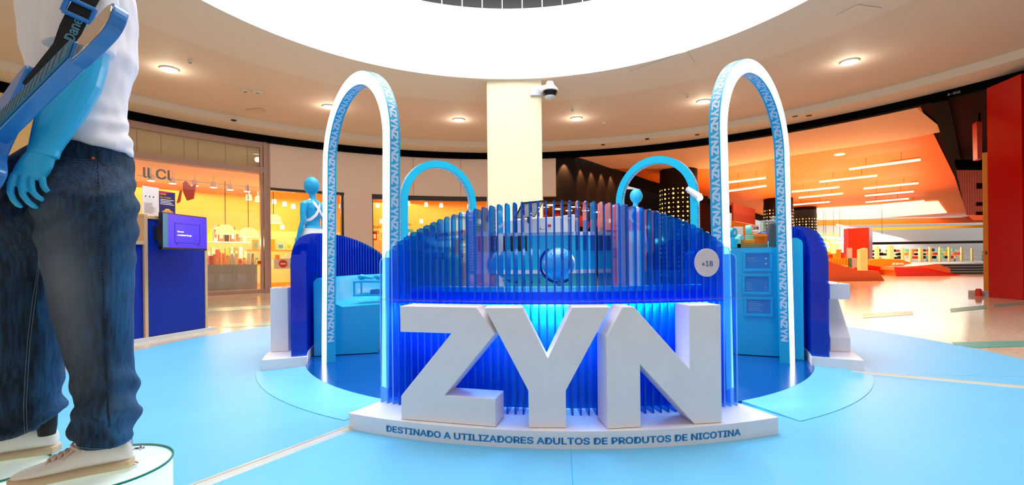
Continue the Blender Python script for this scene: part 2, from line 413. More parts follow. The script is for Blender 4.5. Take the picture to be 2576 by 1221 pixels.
# corridor floor plan (45 degree corridor)
LW0=(1.0,21.0); LW1=(5.9,24.6); LW2=(28,52.5)      # left edge of the corridor ceiling
RW0=(12.1,13.6); RW1=(52,55)
def rimarc(xa,xb,r,z,n=16):
    a0=math.atan2(math.sqrt(r*r-(xa-AC[0])**2),xa-AC[0]); a1=math.atan2(math.sqrt(r*r-(xb-AC[0])**2),xb-AC[0])
    return [Vector((AC[0]+r*math.cos(a0+(a1-a0)*i/n),AC[1]+r*math.sin(a0+(a1-a0)*i/n),z)) for i in range(n+1)]
struct(MB().prism(rimarc(2.9,12.2,14.28,5.56)+[Vector((52.9,54.5,5.56)),Vector((27.5,53,5.56)),Vector((5.75,24.25,5.56))],(0,0,.2)).build('ceiling_corridor','orange'))
struct(MB().prism(rimarc(11.6,14.2,14.28,5.60)+[Vector((18,9,5.60)),Vector((62,46,5.60)),Vector((54,56,5.60)),Vector((50,54,5.60))],(0,0,.2)).build('ceiling_right','maroon'))
# near part of the corridor ceiling lit by day: daylight painted as a paler sheet
struct(MB().prism(rimarc(3.0,12.15,14.27,5.548)+[G(2378,330,5.548),G(2280,350,5.548),G(1990,392,5.548),G(1800,425,5.548),Vector((4.9,23.3,5.548))],(0,0,.012)).build('ceiling_daylit',mat('daylit_ceiling_paint',(246,198,166),.6)))
# black store: back wall and side wall
def vwall(name,a,b,z0,z1,m,t=.2):
    a=Vector((a[0],a[1],0));b=Vector((b[0],b[1],0)); d=(b-a).normalized(); n=Vector((-d.y,d.x,0))*t
    return struct(MB().prism([a+Vector((0,0,z0)),b+Vector((0,0,z0)),b+n+Vector((0,0,z0)),a+n+Vector((0,0,z0))],(0,0,z1-z0)).build(name,m))
vwall('wall_store_back',(1.25,21.75),(2.9,21.55),3.55,6.0,'brown')
vwall('wall_store_side',(2.9,21.55),(5.7,24.35),3.55,5.9,'brown')
vwall('wall_store_far',(1,31),(14,34),0,5.9,'brown')
vwall('wall_store_front',(9.2,27.6),(16,36.5),0,4.9,'maroon')
struct(MB().prism([(1.2,21.75,5.95),(2.9,21.5,5.95),(5.7,24.3,5.95),(5.7,28,5.95),(1.2,28,5.95)],(0,0,.05)).build('ceiling_store','black'))
vwall('trim_7',(5.7,24.35),(30,54.5),4.95,5.6,'black',.1)
struct(MB().prism([(.9,21.2,3.6),(2.9,21.1,3.6),(6.0,24.0,3.6),(9.6,27.4,3.6),(9.6,31,3.6),(.9,31,3.6)],(0,0,.1)).build('ceiling_canopy',mat('canopy_tan',(120,72,34),.6)))
for i in range(10):
    p=G(1375+i*14+random.uniform(-4,4),[520,516,526,518,530][i%5]+(4 if i>5 else 0),3.59)
    tag(MB().lathe([(.01,-.02),(.16,-.02),(.17,0),(.01,0)],p,16).build('canopy_light','lampglow'),'small round warm light in the tan canopy, %s from the cream column'%['first','second','third','fourth','fifth','sixth','seventh','eighth','ninth','tenth'][i],'ceiling light','canopy lights of the dark store')
for i,(x,y,z) in enumerate([(1.72,21.55,5.72),(2.38,21.48,5.72),(3.25,21.72,5.5),(3.85,22.3,5.5),(4.42,22.88,5.5),(5.0,23.46,5.5)]):
    q=Vector((x,y,z))
    s=thing('wall_washer','scallop spotlight on the dark store wall, %s'%['nearest the cream column','second from the cream column','third from the cream column','fourth from the cream column','fifth from the cream column','sixth and farthest from the cream column'][i],'spotlight',q,'scallop spotlights of the dark store')
    MB().lathe([(.01,-.02),(.05,-.02),(.06,.08),(.01,.09)],q,12).build('lamp_head','steel',s)
    l=bpy.data.lights.new('scallop','SPOT'); l.energy=330; l.color=(1,.62,.3); l.spot_size=1.0; l.spot_blend=.7; l.shadow_soft_size=.02
    o=bpy.data.objects.new('scallop',l); COL.objects.link(o); o.location=q+Vector((0,-.05,-.04)); o.rotation_euler=(math.radians(10),0,0)
# column
cp=[P(1227,500,12.95),P(1365,500,12.95)]
x0,x1=cp[0].x,cp[1].x
struct(MB().box((x0,12.95,0),(x1,14.3,6.02)).build('column','cream',bevel=.01))
# security camera on the column
q=P(1382,232,12.9)
s=thing('security_camera','white dome security camera bracketed on the cream column','security camera',q)
ca=P(1349,229,12.9)
MB().box((-.16,-.03,-.12),(.16,.03,.12),R=Matrix.Identity(3),c=(ca.x,12.92,ca.z)).build('bracket','greylight',s,bevel=.01)
MB().tube([(ca.x+.1,12.85,ca.z+.02),(q.x-.05,12.75,q.z+.08)],[.1,.07],12).build('arm','white',s,smooth=True)
MB().lathe([(.02,.2),(.09,.2),(.11,.12),(.2,.02),(.23,-.04),(.21,-.06),(.0,-.06)],(q.x,12.7,q.z),28).build('housing','white',s,smooth=True,angle=50)
MB().lathe([(.2,-.06),(.19,-.12),(.13,-.2),(.05,-.235),(0.01,-.24)],(q.x,12.7,q.z),28).build('dome','blackgloss',s,smooth=True,angle=60)
MB().lathe([(.145,-.175),(.13,-.23),(.08,-.26),(0.01,-.27)],(q.x,12.7,q.z),28).build('lens_cap','greylight',s,smooth=True,angle=60)
# downlights
names=['over the left shop window','behind the big left arch','between the left arch and the column','right of the security camera','beside the big right arch','far right of the ceiling']
for i,(u,v) in enumerate([(426,175),(828,269),(1154,302),(1450,299),(1770,256),(2137,156)]):
    g=G(u,v,6.0); s=thing('downlight','round glowing ceiling downlight, %s'%names[i],'ceiling light',g,'downlights of the perforated ceiling')
    MB().lathe([(.17,.0),(.2,-.02),(.2,.03),(.15,.03)],g,24).build('rim','white',s,smooth=True)
    MB().lathe([(0.005,-.012),(.165,-.012),(.165,.02),(0.005,.02)],g,24).build('lens','lampglow',s)
    point('downlight_lamp',g+Vector((0,0,-.25)),14,(1,.86,.68),.12)
for i,(u,v,r) in enumerate([(648,231,.13),(617,227,.08),(478,153,.06),(1521,310,.07),(1440,275,.05),(1729,241,.05)]):
    g=G(u,v,6.0)
    tag(MB().lathe([(r*.6,-.05),(r,-.03),(r,.03),(0.005,.03)] if r<.1 else [(r*.5,-.02),(r*.55,-.05),(r*.8,-.05),(r,-.02),(r,.03),(0.005,.03)],g,20).build('ceiling_sensor','ceil',smooth=True),
        ['round slotted air outlet in ceiling left of the big left arch','smoke detector beside the slotted air outlet','tiny detector near the leftmost downlight','smoke detector between column and right arch','tiny detector above the downlight right of the column','tiny detector near the right arch downlight'][i],'detector' if i else 'vent')
for i,pts in enumerate([[(2102,40),(2158,11),(2219,20),(2165,54)],[(1583,180),(1730,128),(1748,160),(1610,195)]]):
    mb=MB(); ps=[G(u,v,5.995) for u,v in pts]; mb.prism(ps,(0,0,-.008)); struct(mb.build('ceiling_hatch','ceil'))
ps=[G(u,v,6.01) for u,v in [(618,276),(655,272),(668,281),(630,284)]]; struct(MB().prism(ps,(0,0,-.01)).build('ceiling_hatch','perf'))
for i,(u,v) in enumerate([(1517,364),(1628,350),(1754,339),(2000,293),(2035,291),(588,303)]):
    g=G(u,v,5.8); tag(MB().lathe([(0.005,-.02),(.07,-.02),(.09,0),(.09,.01),(0.005,.01)],g,16).build('soffit_light','steel',smooth=True),'small unlit recessed soffit spot, '+['just right of the cream column','above the small right arch','left of the big right arch','right of the big right arch, left one','right of the big right arch, right one','above the left shop'][i],'ceiling light','unlit soffit spots')
# ---------------------------------------------------------------- red column, yellow post and right side
rc=[(12.62,12.72),(12.46,11.62)]
vwall('column_red',(P(2487,700,12.7).x,12.7),(P(2574,700,11.7).x,11.7),0,5.56,'red',.9)
_pc=Vector((P(2481,700,13.4).x,13.4,0)); _pr=Vector((.711,-.703,0)); _mb=MB(); text(_mb,'3',.11,lambda x,y:_pc+_pr*x-Vector((.703,.711,0))*.0565+Vector((0,0,P(2481,640,13.4).z+y)),.03,center=True); _num=_mb
o=MB().box((-.055,-.055,0),(.055,.055,4.0),c=(P(2481,700,13.4).x,13.4,0),R=Matrix.Rotation(.78,3,'Z')).build('yellow_post','gold',bevel=.01); _n=_num.build('number','blackgloss'); _n.parent=o; _n.location=(0,0,0); tag(o,'yellow post marked 3 standing against the red column','post')
c0=P(2481,600,13.2)
struct(MB().box((-.25,-.3,0),(.25,.3,.12),c=(P(2478,700,13.3).x-.05,13.3,0),R=Matrix.Rotation(.78,3,'Z')).build('baseboard_right','greylight'))
tag(MB().lathe([(.07,0),(.07,.16),(.05,.2),(.01,.2)],(G(2462,745).x,G(2462,745).y,0),16).build('fire_extinguisher','redmat',smooth=True),'small red canister standing by the foot of the yellow post','extinguisher')
# hanging signs / soffit boxes at the right of the corridor
struct(MB().prism([P(2404,425,20),P(2478,425,20),P(2478,541,20),P(2431,541,20)],(3.2,3,0)).build('wall_slatted','slats'))
struct(MB().prism([P(2400,402,19.9),P(2480,402,19.9),P(2480,427,19.9),P(2406,427,19.9)],(3.2,3,0)).build('trim_8','black'))
for (a,b,c_,d) in [(2458,461,2472,475),(2457,509,2472,518),(2457,533,2472,541)]:
    struct(MB().prism([P(a,b,19.97),P(c_,b,19.97),P(c_,d,19.97),P(a,d,19.97)],(.05,.1,0)).build('window_2','maroon'))
vwall('trim_9',(12.35,13.45),(52.6,54.4),5.50,5.6,'black',.38)
_rs=MB().prism([P(2457,306,15),P(2471,306,15),P(2471,400,15),P(2459,400,15)],(.15,.3,0)).build('red_sign','redmat'); MB().tube([P(2464,308,15.1),P(2464,308,15.1)+Vector((0,0,.5))],.03,6).build('hanger','black',_rs)
tag(_rs,'narrow upright red sign box hanging left of the red column','sign')
vwall('wall_right',(P(2574,700,11.7).x+.02,11.5),(19,4),0,3.2,'slats'); vwall('wall_right_upper',(P(2574,700,11.7).x+.02,11.5),(19,4),3.2,5.6,'black')
# band number on the black fascia
mb=MB(); a0=hit(2388,14.04)
def bandfn(x,y): p=polar(14.03,a0-math.degrees(x/14.03),5.63+y); return p
text(mb,'A-000',.09,bandfn,.0); mb.build('trim_10','greylight')['kind']='structure'
# linear lamps of corridor
tubes=[((2137,426),(2315,402)),((2062,458),(2206,442)),((1992,483),(2111,471)),((2010,498),(2120,487)),((1993,516),(2087,508)),((2173,475),(2310,461)),((2176,493),(2298,482)),((2178,509),(2286,500)),((1835,459),(1926,448)),((1835,481),(1927,468)),((2105,566),(2148,576)),((2220,515),(2325,506))]
tl=['longest, hanging nearest the red column','second longest, left of the longest','upper one beside the right arch leg','below the upper one beside the right arch','lowest one beside the right arch','upper of three right of centre','middle of three right of centre','lower of three right of centre','upper one seen through the big right arch','lower one seen through the big right arch','short one left of the red block','thin one at the edge of the glowing ceiling']
for i,(a,b) in enumerate(tubes):
    z=5.15 if i!=10 else 4.2
    pa,pb=G(*a,z=z),G(*b,z=z); s=thing('linear_lamp','glowing linear lamp under the orange ceiling, '+tl[i],'hanging lamp',pa,'linear lamps under the orange ceiling')
    MB().tube([pa,pb],.045,8).build('tube','tube',s)
    MB().tube([pa+Vector((0,0,.09)),pb+Vector((0,0,.09))],.03,6).build('rail','orange2',s)
    for k in(.25,.75):
        q=pa.lerp(pb,k); MB().tube([q+Vector((0,0,.1)),q+Vector((0,0,5.56-z if i!=10 else 1.3))],.008,5).build('cable','maroon',s)
g=G(2112,389,5.55); tag(MB().lathe([(0.005,-.02),(.18,-.02),(.2,.0),(0.005,.0)],g,20).build('round_downlight','lampglow'),'round lit downlight in the orange ceiling near the pale border','ceiling light')
# light of the linear lamps reaching the ceiling
area('linear_lamp_light',(18,28,4.0),(PI,0,-PI/4),9,20,700,(1,.62,.26))
# luminous ceiling, beams
mb=MB(); mb.prism([G(2035,525,5.5),G(2360,506,5.5),G(2382,535,5.5),G(2035,560,5.5)],(0,0,-.05)); o=mb.build('luminous_ceiling','lightceil'); tag(o,'large glowing cream ceiling panel over the supermarket entrance','light panel')
struct(vwall('trim_11',(P(1990,570,52).x,52.5),(P(2470,560,52).x,50),4.6,5.2,'orange2',.6))
# supermarket back wall etc
vwall('wall_market_back',(P(1700,600,66).x,66),(P(2640,600,60).x,58),0,5.6,'ceilw')
vwall('trim_12',(P(2190,614,58).x,58),(P(2480,612,56).x,56),2.6,2.9,'brown')
vwall('trim_13',(P(2195,587,50).x,50),(P(2478,582,47).x,47),3.9,4.15,'gold')
plat=struct(MB().prism([(P(2040,690,30).x,31),(P(2490,690,30).x,29),(P(2640,690,60).x,58),(P(1700,690,64).x,64)] and [Vector((P(2300,690,30).x,30.5,0)),Vector((P(2500,690,30).x,29.5,0)),Vector((64,58,0)),Vector((50,60,0))],(0,0,.62)).build('floor_platform','steel'))
for k in range(4):
    a=Vector((P(2300,690,30).x,29.3+k*.3,.0)); b=Vector((P(2500,690,30).x,28.3+k*.3,0))
    struct(MB().prism([a,b,b+Vector((0,.3,0)),a+Vector((0,.3,0))],(0,0,.15*(k+1))).build('floor_step','steel'))
    struct(MB().prism([a+Vector((0,-.01,.15*(k+1)-.02)),b+Vector((0,-.01,.15*(k+1)-.02)),b+Vector((0,.02,.15*(k+1)-.02)),a+Vector((0,.02,.15*(k+1)-.02))],(0,0,.03)).build('trim_14','greylight'))
# ---------------------------------------------------------------- supermarket things
for i,(u,v0,v1,w_) in enumerate([(2206,620,672,10),(2240,618,668,14),(2271,624,668,7),(2291,626,668,7),(2316,624,662,10),(2340,622,662,7),(2365,622,662,6),(2388,622,660,6),(2419,622,654,5),(2445,625,655,5)]):
    p=P(u,v1,44); t=P(u,v0,44); hw=w_*.36*44/F
    tag(MB().box((-hw,-hw,0),(hw,hw,t.z),c=(p.x,44,0),R=Matrix.Identity(3)).build('market_post','shopcream'),
        'pale wooden checkout post, %s from the red block'%['first','second','third','fourth','fifth','sixth','seventh','eighth','ninth','tenth'][i],'post','checkout posts')
cols=['boxorange','redmat','brown','offwhite','yellow','steel','maroon','mint','orange2','blackgloss']
ORD=['first','second','third','fourth','fifth','sixth','seventh','eighth','ninth','tenth','eleventh','twelfth','thirteenth','fourteenth','fifteenth','sixteenth','seventeenth','eighteenth','nineteenth','twentieth']
for row,v in enumerate((636,645,654)):
    lv=['top','middle','bottom'][row]; Yr=46.5-row*.9; a,b=P(2198,v,Yr),P(2478,v,Yr); b.z=a.z
    t=thing('goods_shelf','long white supermarket shelf, %s of three behind the checkouts'%lv,'shelf',Vector((a.x,a.y,.62)))
    MB().obox(a,b-a,(0,.5,0),(0,0,.05)).build('board','offwhite',t)
    for k in range(5): q=a.lerp(b,k/4); MB().box((q.x-.04,q.y+.2,.62),(q.x+.04,q.y+.28,q.z)).build('upright','offwhite',t)
    u=2200; n=0
    while u<2470 and n<20:
        w_=random.uniform(5,11); hgt=random.uniform(.55,.95)*8.5; p=P(u+w_/2,v,Yr); p.z=a.z+.05; hw=w_/2*Yr/F
        tag(MB().box((-hw,.02,0),(hw,.45,hgt*Yr/F),c=p,R=Matrix.Identity(3)).build('market_goods',random.choice(cols)),
            'distant goods, %s from the left on the %s shelf behind the checkouts'%(ORD[n],lv),'goods','goods on the %s shelf behind the checkouts'%lv); u+=w_+random.uniform(2,5); n+=1
# red block
a=P(2134,575,34);b=P(2195,575,33); vw=MB().prism([P(2134,575,34),P(2185,573,33),P(2185,668,33),P(2134,668,34)],(.3,.9,0)); o=vw.build('red_block','redmat')
MB().prism([P(2186,573,33),P(2195,575,33.6),P(2195,664,33.6),P(2186,668,33)],(.3,.7,0)).build('side_panel','red',o); tag(o,'big red upright panel block in the middle of the supermarket front','display panel')
# orange ramp and red desk, boat shaped counters
def slab(name,pts,Y,d,m,**k):
    ps=[P(u,v,Y if not hasattr(Y,'__len__') else Y[i]) for i,(u,v) in enumerate(pts)]
    for q in ps:
        if q.z<.26: q.z=0.
    return MB().prism(ps,d).build(name,m,**k)
o=slab('orange_ramp',[(2078,656),(2118,668),(2160,681),(2210,682),(2225,694),(2088,699),(2078,700)],22,(.6,3,0),'orange2'); 
slab('plinth_edge',[(2086,695),(2226,693),(2222,698),(2088,701)],21.8,(.6,.15,0),'redmat',parent=o); tag(o,'wide sloping orange ramp counter right of the blue fins','counter')
o=slab('red_desk',[(2150,672),(2172,665),(2216,672),(2214,678),(2214,686),(2150,686)],28.6,(.6,1.5,0),'red'); tag(o,'low dark red desk behind the orange ramp counter','desk')
o=slab('red_desk',[(2144,640),(2163,642),(2163,688),(2144,688)],29.9,(.5,.6,0),'redmat'); tag(o,'upright red end block left of the low dark red desk','desk')
o=slab('checkout_counter',[(2256,672),(2302,670),(2358,664),(2391,676),(2390,692),(2254,693),(2250,680)],27,(1.2,3.0,0),'orange2')
slab('red_base',[(2249,672),(2300,676),(2391,686),(2391,693),(2254,694)],26.8,(.9,.2,0),'redmat',parent=o); tag(o,'orange and red angular boat shaped counter before the dark steps','counter')
o=slab('checkout_counter',[(2180,655),(2215,651),(2270,654),(2293,662),(2296,685),(2240,685),(2185,685)],30.3,(1,1.8,0),'yellow'); tag(o,'long rounded yellow counter behind the angular orange counter','counter')
for i,u in enumerate((2249,2257,2263,2270)):
    tag(MB().sphere(P(u,666,28.5),.1,10,8).build('white_ball','offwhite',smooth=True),'small white ball, %s from the left on the yellow counter'%ORD[i],'knob','ball knobs on the yellow counter')
o=slab('glass_case',[(2164,628),(2178,624),(2183,626),(2183,694),(2164,694)],27,(.4,.8,0),'shopcream'); tag(o,'tall pale cream cabinet beside the big red panel block','cabinet')
o=slab('banner_stand',[(2130,624),(2141,624),(2141,650),(2130,650)],24,(.2,.2,0),'offwhite'); slab('green_panel',[(2134,650),(2142,650),(2142,674),(2134,672)],24,(.2,.2,0),'green',parent=o); tag(o,'narrow pale banner stand with green lower panel','banner')
o=slab('price_stand',[(2143,650),(2153,651),(2153,674),(2144,673)],23.8,(.2,.2,0),'greylight'); tag(o,'small grey stand right of the green banner','stand')
for i in range(7):
    u=2084+i*7.5; o=slab('yellow_bag',[(u,650),(u+6,650),(u+6.5,664+i*.8),(u-.3,662+i*.8)],24,(.1,.3,0),'yellow'); tag(o,'yellow bag, %s from the left in the row behind the orange ramp'%ORD[i],'bag','yellow bags behind the orange ramp')
_t=MB().prism([P(2080,652,31.5),P(2134,652,31.5),Vector((P(2134,652,31.5).x,31.5,0)),Vector((P(2080,652,31.5).x,31.5,0))],(.2,1.8,0)).build('goods_rack','shopcream'); tag(_t,'cream goods rack behind the yellow bags','rack')
for i,(u,v,c_) in enumerate([(2088,640,'redmat'),(2097,638,'yellow'),(2106,640,'redmat'),(2116,636,'redmat'),(2124,642,'orange2'),(2083,634,'yellow'),(2110,628,'boxorange')]):
    o=slab('shelf_goods',[(u,v),(u+7,v),(u+7,652),(u,652)],31.6+.5*(i%3),(.1,.4,0),c_); tag(o,'small coloured goods above the yellow bags, %s'%['red far left','yellow','red middle','red right','orange','yellow far left','orange upper'][i],'goods')
for i,(u,v,u2,v2) in enumerate([(2062,596,2132,602),(2062,607,2082,612),(2094,609,2132,612),(2070,618,2084,621),(2198,594,2240,597)]):
    o=MB().tube([P(u,v,44),P(u2,v2,43)],.09,8).build('strip_light','tube'); qa=P((u+u2)/2,(v+v2)/2,43.5); MB().tube([qa,Vector((qa.x,qa.y,5.44))],.015,5).build('cable','brown',o); tag(o,'distant glowing strip light, %s'%['longest left of the red block','short left one','second row left of red block','third row far left','right of the red block'][i],'ceiling light')
vwall('wall_market_left',(P(2040,640,56).x,57),(P(2140,640,54).x,56),0,4.0,'shopcream')
tag(MB().prism([P(2092,590,48),P(2106,590,48),Vector((P(2106,640,48).x,48,0)),Vector((P(2092,640,48).x,48,0))],(.3,.5,0)).build('market_column','shopcream'),'pale square column far behind the yellow bags','column')
# dotted dark columns
def dotcol(u0,u1,vt,Y,rad,label):
    p=P((u0+u1)/2,vt,Y); t=thing('dotted_column',label,'column',(p.x,Y,0),'dark dotted columns')
    MB().lathe([(rad,0),(rad,5.0),(rad*.98,5.0),(rad*.98,5.56)],(p.x,Y,0),40).build('shaft','blackgloss' if 0 else 'brown',t,smooth=True,angle=30)
    mb=MB(); n=26; dz=2*PI*rad/n
    for j in range(int(4.6/dz)):
        z=.3+j*dz
        for k in range(n):
            a=2*PI*k/n
            if math.sin(a)>.35: continue
            r_=.033*(1.1+.5*math.sin(k*3.1+j)) *rad/.9
            c=Vector((p.x+math.cos(a)*(rad+.006),Y+math.sin(a)*(rad+.006),z)); tx=Vector((-math.sin(a),math.cos(a),0)); zz=Vector((0,0,1))
            mb.add([c+tx*math.cos(q*PI/4)*r_+zz*math.sin(q*PI/4)*r_ for q in range(8)],[list(range(8))])
    mb.build('light_dots','warmglow',t)
dotcol(1661,1752,430,24.0,.92,'dark column with glowing dot pattern seen through the right small blue arch')
dotcol(1925,1990,500,36,1.0,'dark glowing dot column behind the leg of the big right arch')
dotcol(1992,2050,523,42.5,1.02,'dark glowing dot column right of the big right arch leg')
# hot red and orange shapes inside the dark store
for i,(u,v,r) in enumerate([(1372,545,11),(1399,543,11),(1463,556,13),(1494,560,12),(1478,566,8)]):
    p=P(u,v,24.6); tag(MB().sphere(p,(r*24.6/F*.9,r*24.6/F*.9,r*24.6/F*1.15),16,12).build('red_lampshade','redmat',smooth=True),'red rounded lampshade hanging in the dark store, %s'%['nearest the cream column','second from the column','middle','furthest right','small one behind the middle'][i],'lampshade')
    tag(MB().tube([p+Vector((0,0,r*24.6/F)),Vector((p.x,p.y,3.6))],.012,6).build('lampshade_cord','brown'),'thin cord holding red lampshade, %s'%ORD[i],'cord')
o=slab('store_counter',[(1840,556),(1885,564),(1885,700),(1840,700)],22,(.5,.5,0),'boxorange'); tag(o,'orange glowing ledge behind the goods on the blue counter','ledge')
M['rust']=mat('rust_panel',(120,34,8),.6,spec=.1)
vwall('trim_15',(P(1845,560,30).x,30),(P(1900,560,34).x,34),3.2,4.6,'rust',.1)
# ---------------------------------------------------------------- left shop things
def pol(u,r,z): return polar(r,hit(u,RW),z)
def upx(u,v,r):
    """point on cylinder of radius r about AC for pixel (u,v)"""
    a=hit(u,r); p=polar(r,a,0); return P(u,v,p.y)
rail=MB().tube([upx(345+i*20,442+i*20*.105,15.9) for i in range(17)],.03,6).build('track_rail','white'); tag(rail,'white lighting track behind the left shop window','track')
for i,(u,v) in enumerate([(380,455),(434,462),(490,468),(537,472),(579,478),(622,482),(626,503),(649,507)]):
    p=upx(u,v,15.9 if i<6 else 17); s=thing('track_spotlight',['track spotlight behind window, %s'%x for x in('first from the left','second from the left','third from the left','fourth from the left','fifth from the left','sixth from the left','small one below the sixth','small one nearest the window frame')][i],'spotlight',p,'track spotlights of the left shop')
    MB().lathe([(.06,.22),(.1,.2),(.12,.0),(.11,0),(.0,.02)],p,14).build('housing','white',s,smooth=True)
    MB().lathe([(.0,-.012),(.105,-.012),(.105,.005),(0.0,.005)],p,14).build('lens','lampglow',s)
    MB().tube([p+Vector((0,0,.2)),p+Vector((0,0,.42))],.02,6).build('stem','white',s)
for i,(u,v) in enumerate([(690,511),(716,517),(738,523),(782,529),(793,533),(950,520),(975,518),(1027,515),(1072,518),(960,560),(983,562),(1060,560),(1110,520),(1180,522),(710,575),(858,522)]):
    p=upx(u,v,17); o=MB().lathe([(.0,-.03),(.09,-.03),(.07,.15),(0,.16)],p,12).build('shop_spot','lampglow'); tag(o,'small glowing spot in the orange shop behind the %s, %s'%('mannequin' if u<900 else 'small left arch',ORD[i]),'spotlight','glowing spots in the shop '+('door' if u<900 else 'behind the arches'))
for i,(u,v) in enumerate([(567,583),(625,590),(688,556)]):
    p=upx(u,v,15.55 if i<2 else 16.6); s=thing('pendant_lamp',['glowing yellow bell pendant lamp, left of two in the window','glowing yellow bell pendant lamp, right of two in the window','glowing cream lamp just inside the doorway frame'][i],'lamp',p,'yellow bell lamps')
    MB().lathe([(.02,.26),(.14,.25),(.27,.15),(.34,-.1),(.33,-.1),(0.0,-.08)],p,24).build('lamp_shade','warmglow',s,smooth=True)
    MB().tube([p+Vector((0,0,.25)),p+Vector((0,0,1.9))],.012,6).build('cord','brown',s)
    point('pendant_glow',p+Vector((0,0,-.3)),60,WARM,.1)
# counters and goods of the shop
s=MB().arc(AC,15.2,15.9,hit(350,RW),hit(662,RW),0,1.05,12).build('display_counter','grey'); tag(s,'long grey counter under the goods behind the left window','counter')
for lv,(z,m) in enumerate([(1.25,'shopcream'),(1.95,'offwhite')]):
    s=MB().arc(AC,16.2,16.6,hit(500,RW),hit(660,RW),z-.04,z,10).build('goods_shelf',m); tag(s,'%s shelf of goods behind the left window'%['lower','upper'][lv],'shelf')
gcol=['redmat','boxorange','offwhite','yellow','shopcream','redmat','brown','green','greylight','orange2']
gl={'redmat':'red','boxorange':'orange','offwhite':'white','yellow':'yellow','shopcream':'cream','brown':'dark brown','green':'green','greylight':'grey','orange2':'bright orange'}
ORD=['first','second','third','fourth','fifth','sixth','seventh','eighth','ninth','tenth','eleventh','twelfth','thirteenth','fourteenth','fifteenth','sixteenth','seventeenth','eighteenth','nineteenth','twentieth']
def goods(u0,u1,r,z,hmin,hmax,n,where):
    for i in range(n):
        u=u0+(u1-u0)*(i+.5)/n; w_=math.radians(abs(hit(u1,RW)-hit(u0,RW)))/n*r*random.uniform(.55,.85); h=random.uniform(hmin,hmax); m=random.choice(gcol); p=pol(u,r,z)
        R=Matrix.Rotation(math.radians(hit(u)-90),3,'Z')
        o=MB().box((-w_/2,-.08,0),(w_/2,.08,h),R=R,c=p)
        if random.random()<.5: o.box((-w_/3,-.085,h*.2),(w_/3,-.081,h*.7),1,R=R,c=p)
        o=o.build('packaged_goods',[m,random.choice(gcol)]); tag(o,'%s package, %s from the left %s'%(gl[m],ORD[i],where),'goods','goods '+where)
goods(500,660,15.5,1.05,.2,.45,16,'on the grey counter behind the left window')
goods(505,655,16.35,1.25,.25,.5,14,'on the lower shelf behind the left window')
goods(505,655,16.35,1.95,.3,.7,11,'on the upper shelf behind the left window')
s=MB().arc(AC,17.2,17.8,hit(684,RW),hit(800,RW),.25,1.0,8).build('shop_table','shopcream'); tag(s,'cream display table inside the shop doorway','table')
goods(684,790,17.4,1.0,.2,.55,9,'on the table inside the shop doorway')
goods(690,860,18.6,1.7,.3,.7,9,'on the back shelf of the shop doorway')
s=MB().arc(AC,18.5,18.9,hit(684,RW),hit(864,RW),1.64,1.7,8).build('goods_shelf','boxorange'); tag(s,'orange back shelf seen through the shop doorway','shelf')
goods(940,1225,17.4,1.2,.3,.6,18,'on the table behind the small left arch')
s=MB().arc(AC,17.1,17.8,hit(938,RW),hit(1225,RW),.3,1.2,8).build('shop_table','shopcream'); tag(s,'long cream table behind the small left arch','table')
goods(940,1225,18.9,2.2,.3,.6,14,'on the back shelf behind the small left arch')
# no entry sign in the doorway
p=upx(712,664,15.0); s=thing('no_entry_sign','white board with red no entry disc in the shop doorway','sign',p)
R=Matrix.Rotation(math.radians(hit(712)-90),3,'Z')
MB().box((-.33,0,-.2),(.33,.03,.2),R=R,c=p).build('board','offwhite',s)
cc=p+R@Vector((0,-.02,0)); MB().prism([cc+R@Vector((math.cos(k*PI/12)*.15,0,math.sin(k*PI/12)*.15)) for k in range(24)],R@Vector((0,-.01,0))).build('red_disc','redmat',s)
MB().box((-.1,-.04,-.03),(.1,-.03,.03),R=R,c=p).build('white_bar','offwhite',s)
MB().tube([p+R@Vector((.3,.02,-.15)),Vector(((p+R@Vector((.3,.02,0))).x,(p+R@Vector((.3,.02,0))).y,0))],.02,6).build('post','steel',s)
# writing on the shop glass
def glasstext(body,u,v,h,m,name,label,r=None,z=None,off=.01,cat='lettering'):
    r=r or RW-.02; p0=upx(u,v,r); a0=hit(u,r)
    mb=MB(); text(mb,body,h,lambda x,y: polar(r,a0-math.degrees(x/r),p0.z+y),off); o=mb.build(name,m)
    if label: tag(o,label,cat)
    return o
glasstext('Guin',938,574,.16,'brown','wall_writing','dark handwritten word on the glass left of the small arch')
glasstext('op.',940,588,.2,'brown','wall_writing','dark handwritten short word under the other one')
glasstext('y lo',1020,568,.16,'brown','wall_writing','dark handwritten letters seen through the small left arch')
glasstext('oooo',656,600,.07,'offwhite','window_writing','faint white writing near the edge of the left window')
o=glasstext('ll Cl',363,446,.46,'steel','shop_logo_letters','dark shop sign letters high behind the left window',r=15.2,off=.02)
mb=MB(); 
for pts in([(459,462),(466,455),(480,470),(492,462),(486,500),(470,505),(461,485)],[(452,480),(456,478),(452,508),(444,512)]):
    mb.prism([upx(u,v,15.2) for u,v in pts],(0,.05,0))
tag(mb.build('shop_emblem','redmat'),'red bird-like emblem beside the dark shop letters','emblem')
tag(MB().prism([upx(u,v,RW-.03) for u,v in[(648,657),(664,657),(664,665),(648,664)]],(0,-.01,0)).build('window_sticker','redmat'),'small red sticker at the edge of the left window','sticker')
# teal inlays of the terrazzo
for i,(pts) in enumerate([[(2170,790),(2295,783),(2298,792),(2170,801)],[(2390,777),(2480,768),(2484,777),(2392,786)],[(2395,862),(2576,858),(2576,872),(2460,876),(2400,868)],[(520,776),(690,768),(690,776),(520,785)],[(560,815),(690,812),(690,819),(560,825)],[(2500,766),(2576,760),(2576,766),(2500,774)]]):
    mb=MB(); mb.prism([G(u,v,.002) for u,v in pts][::-1],(0,0,.002)); struct(mb.build('floor_inlay','green'))
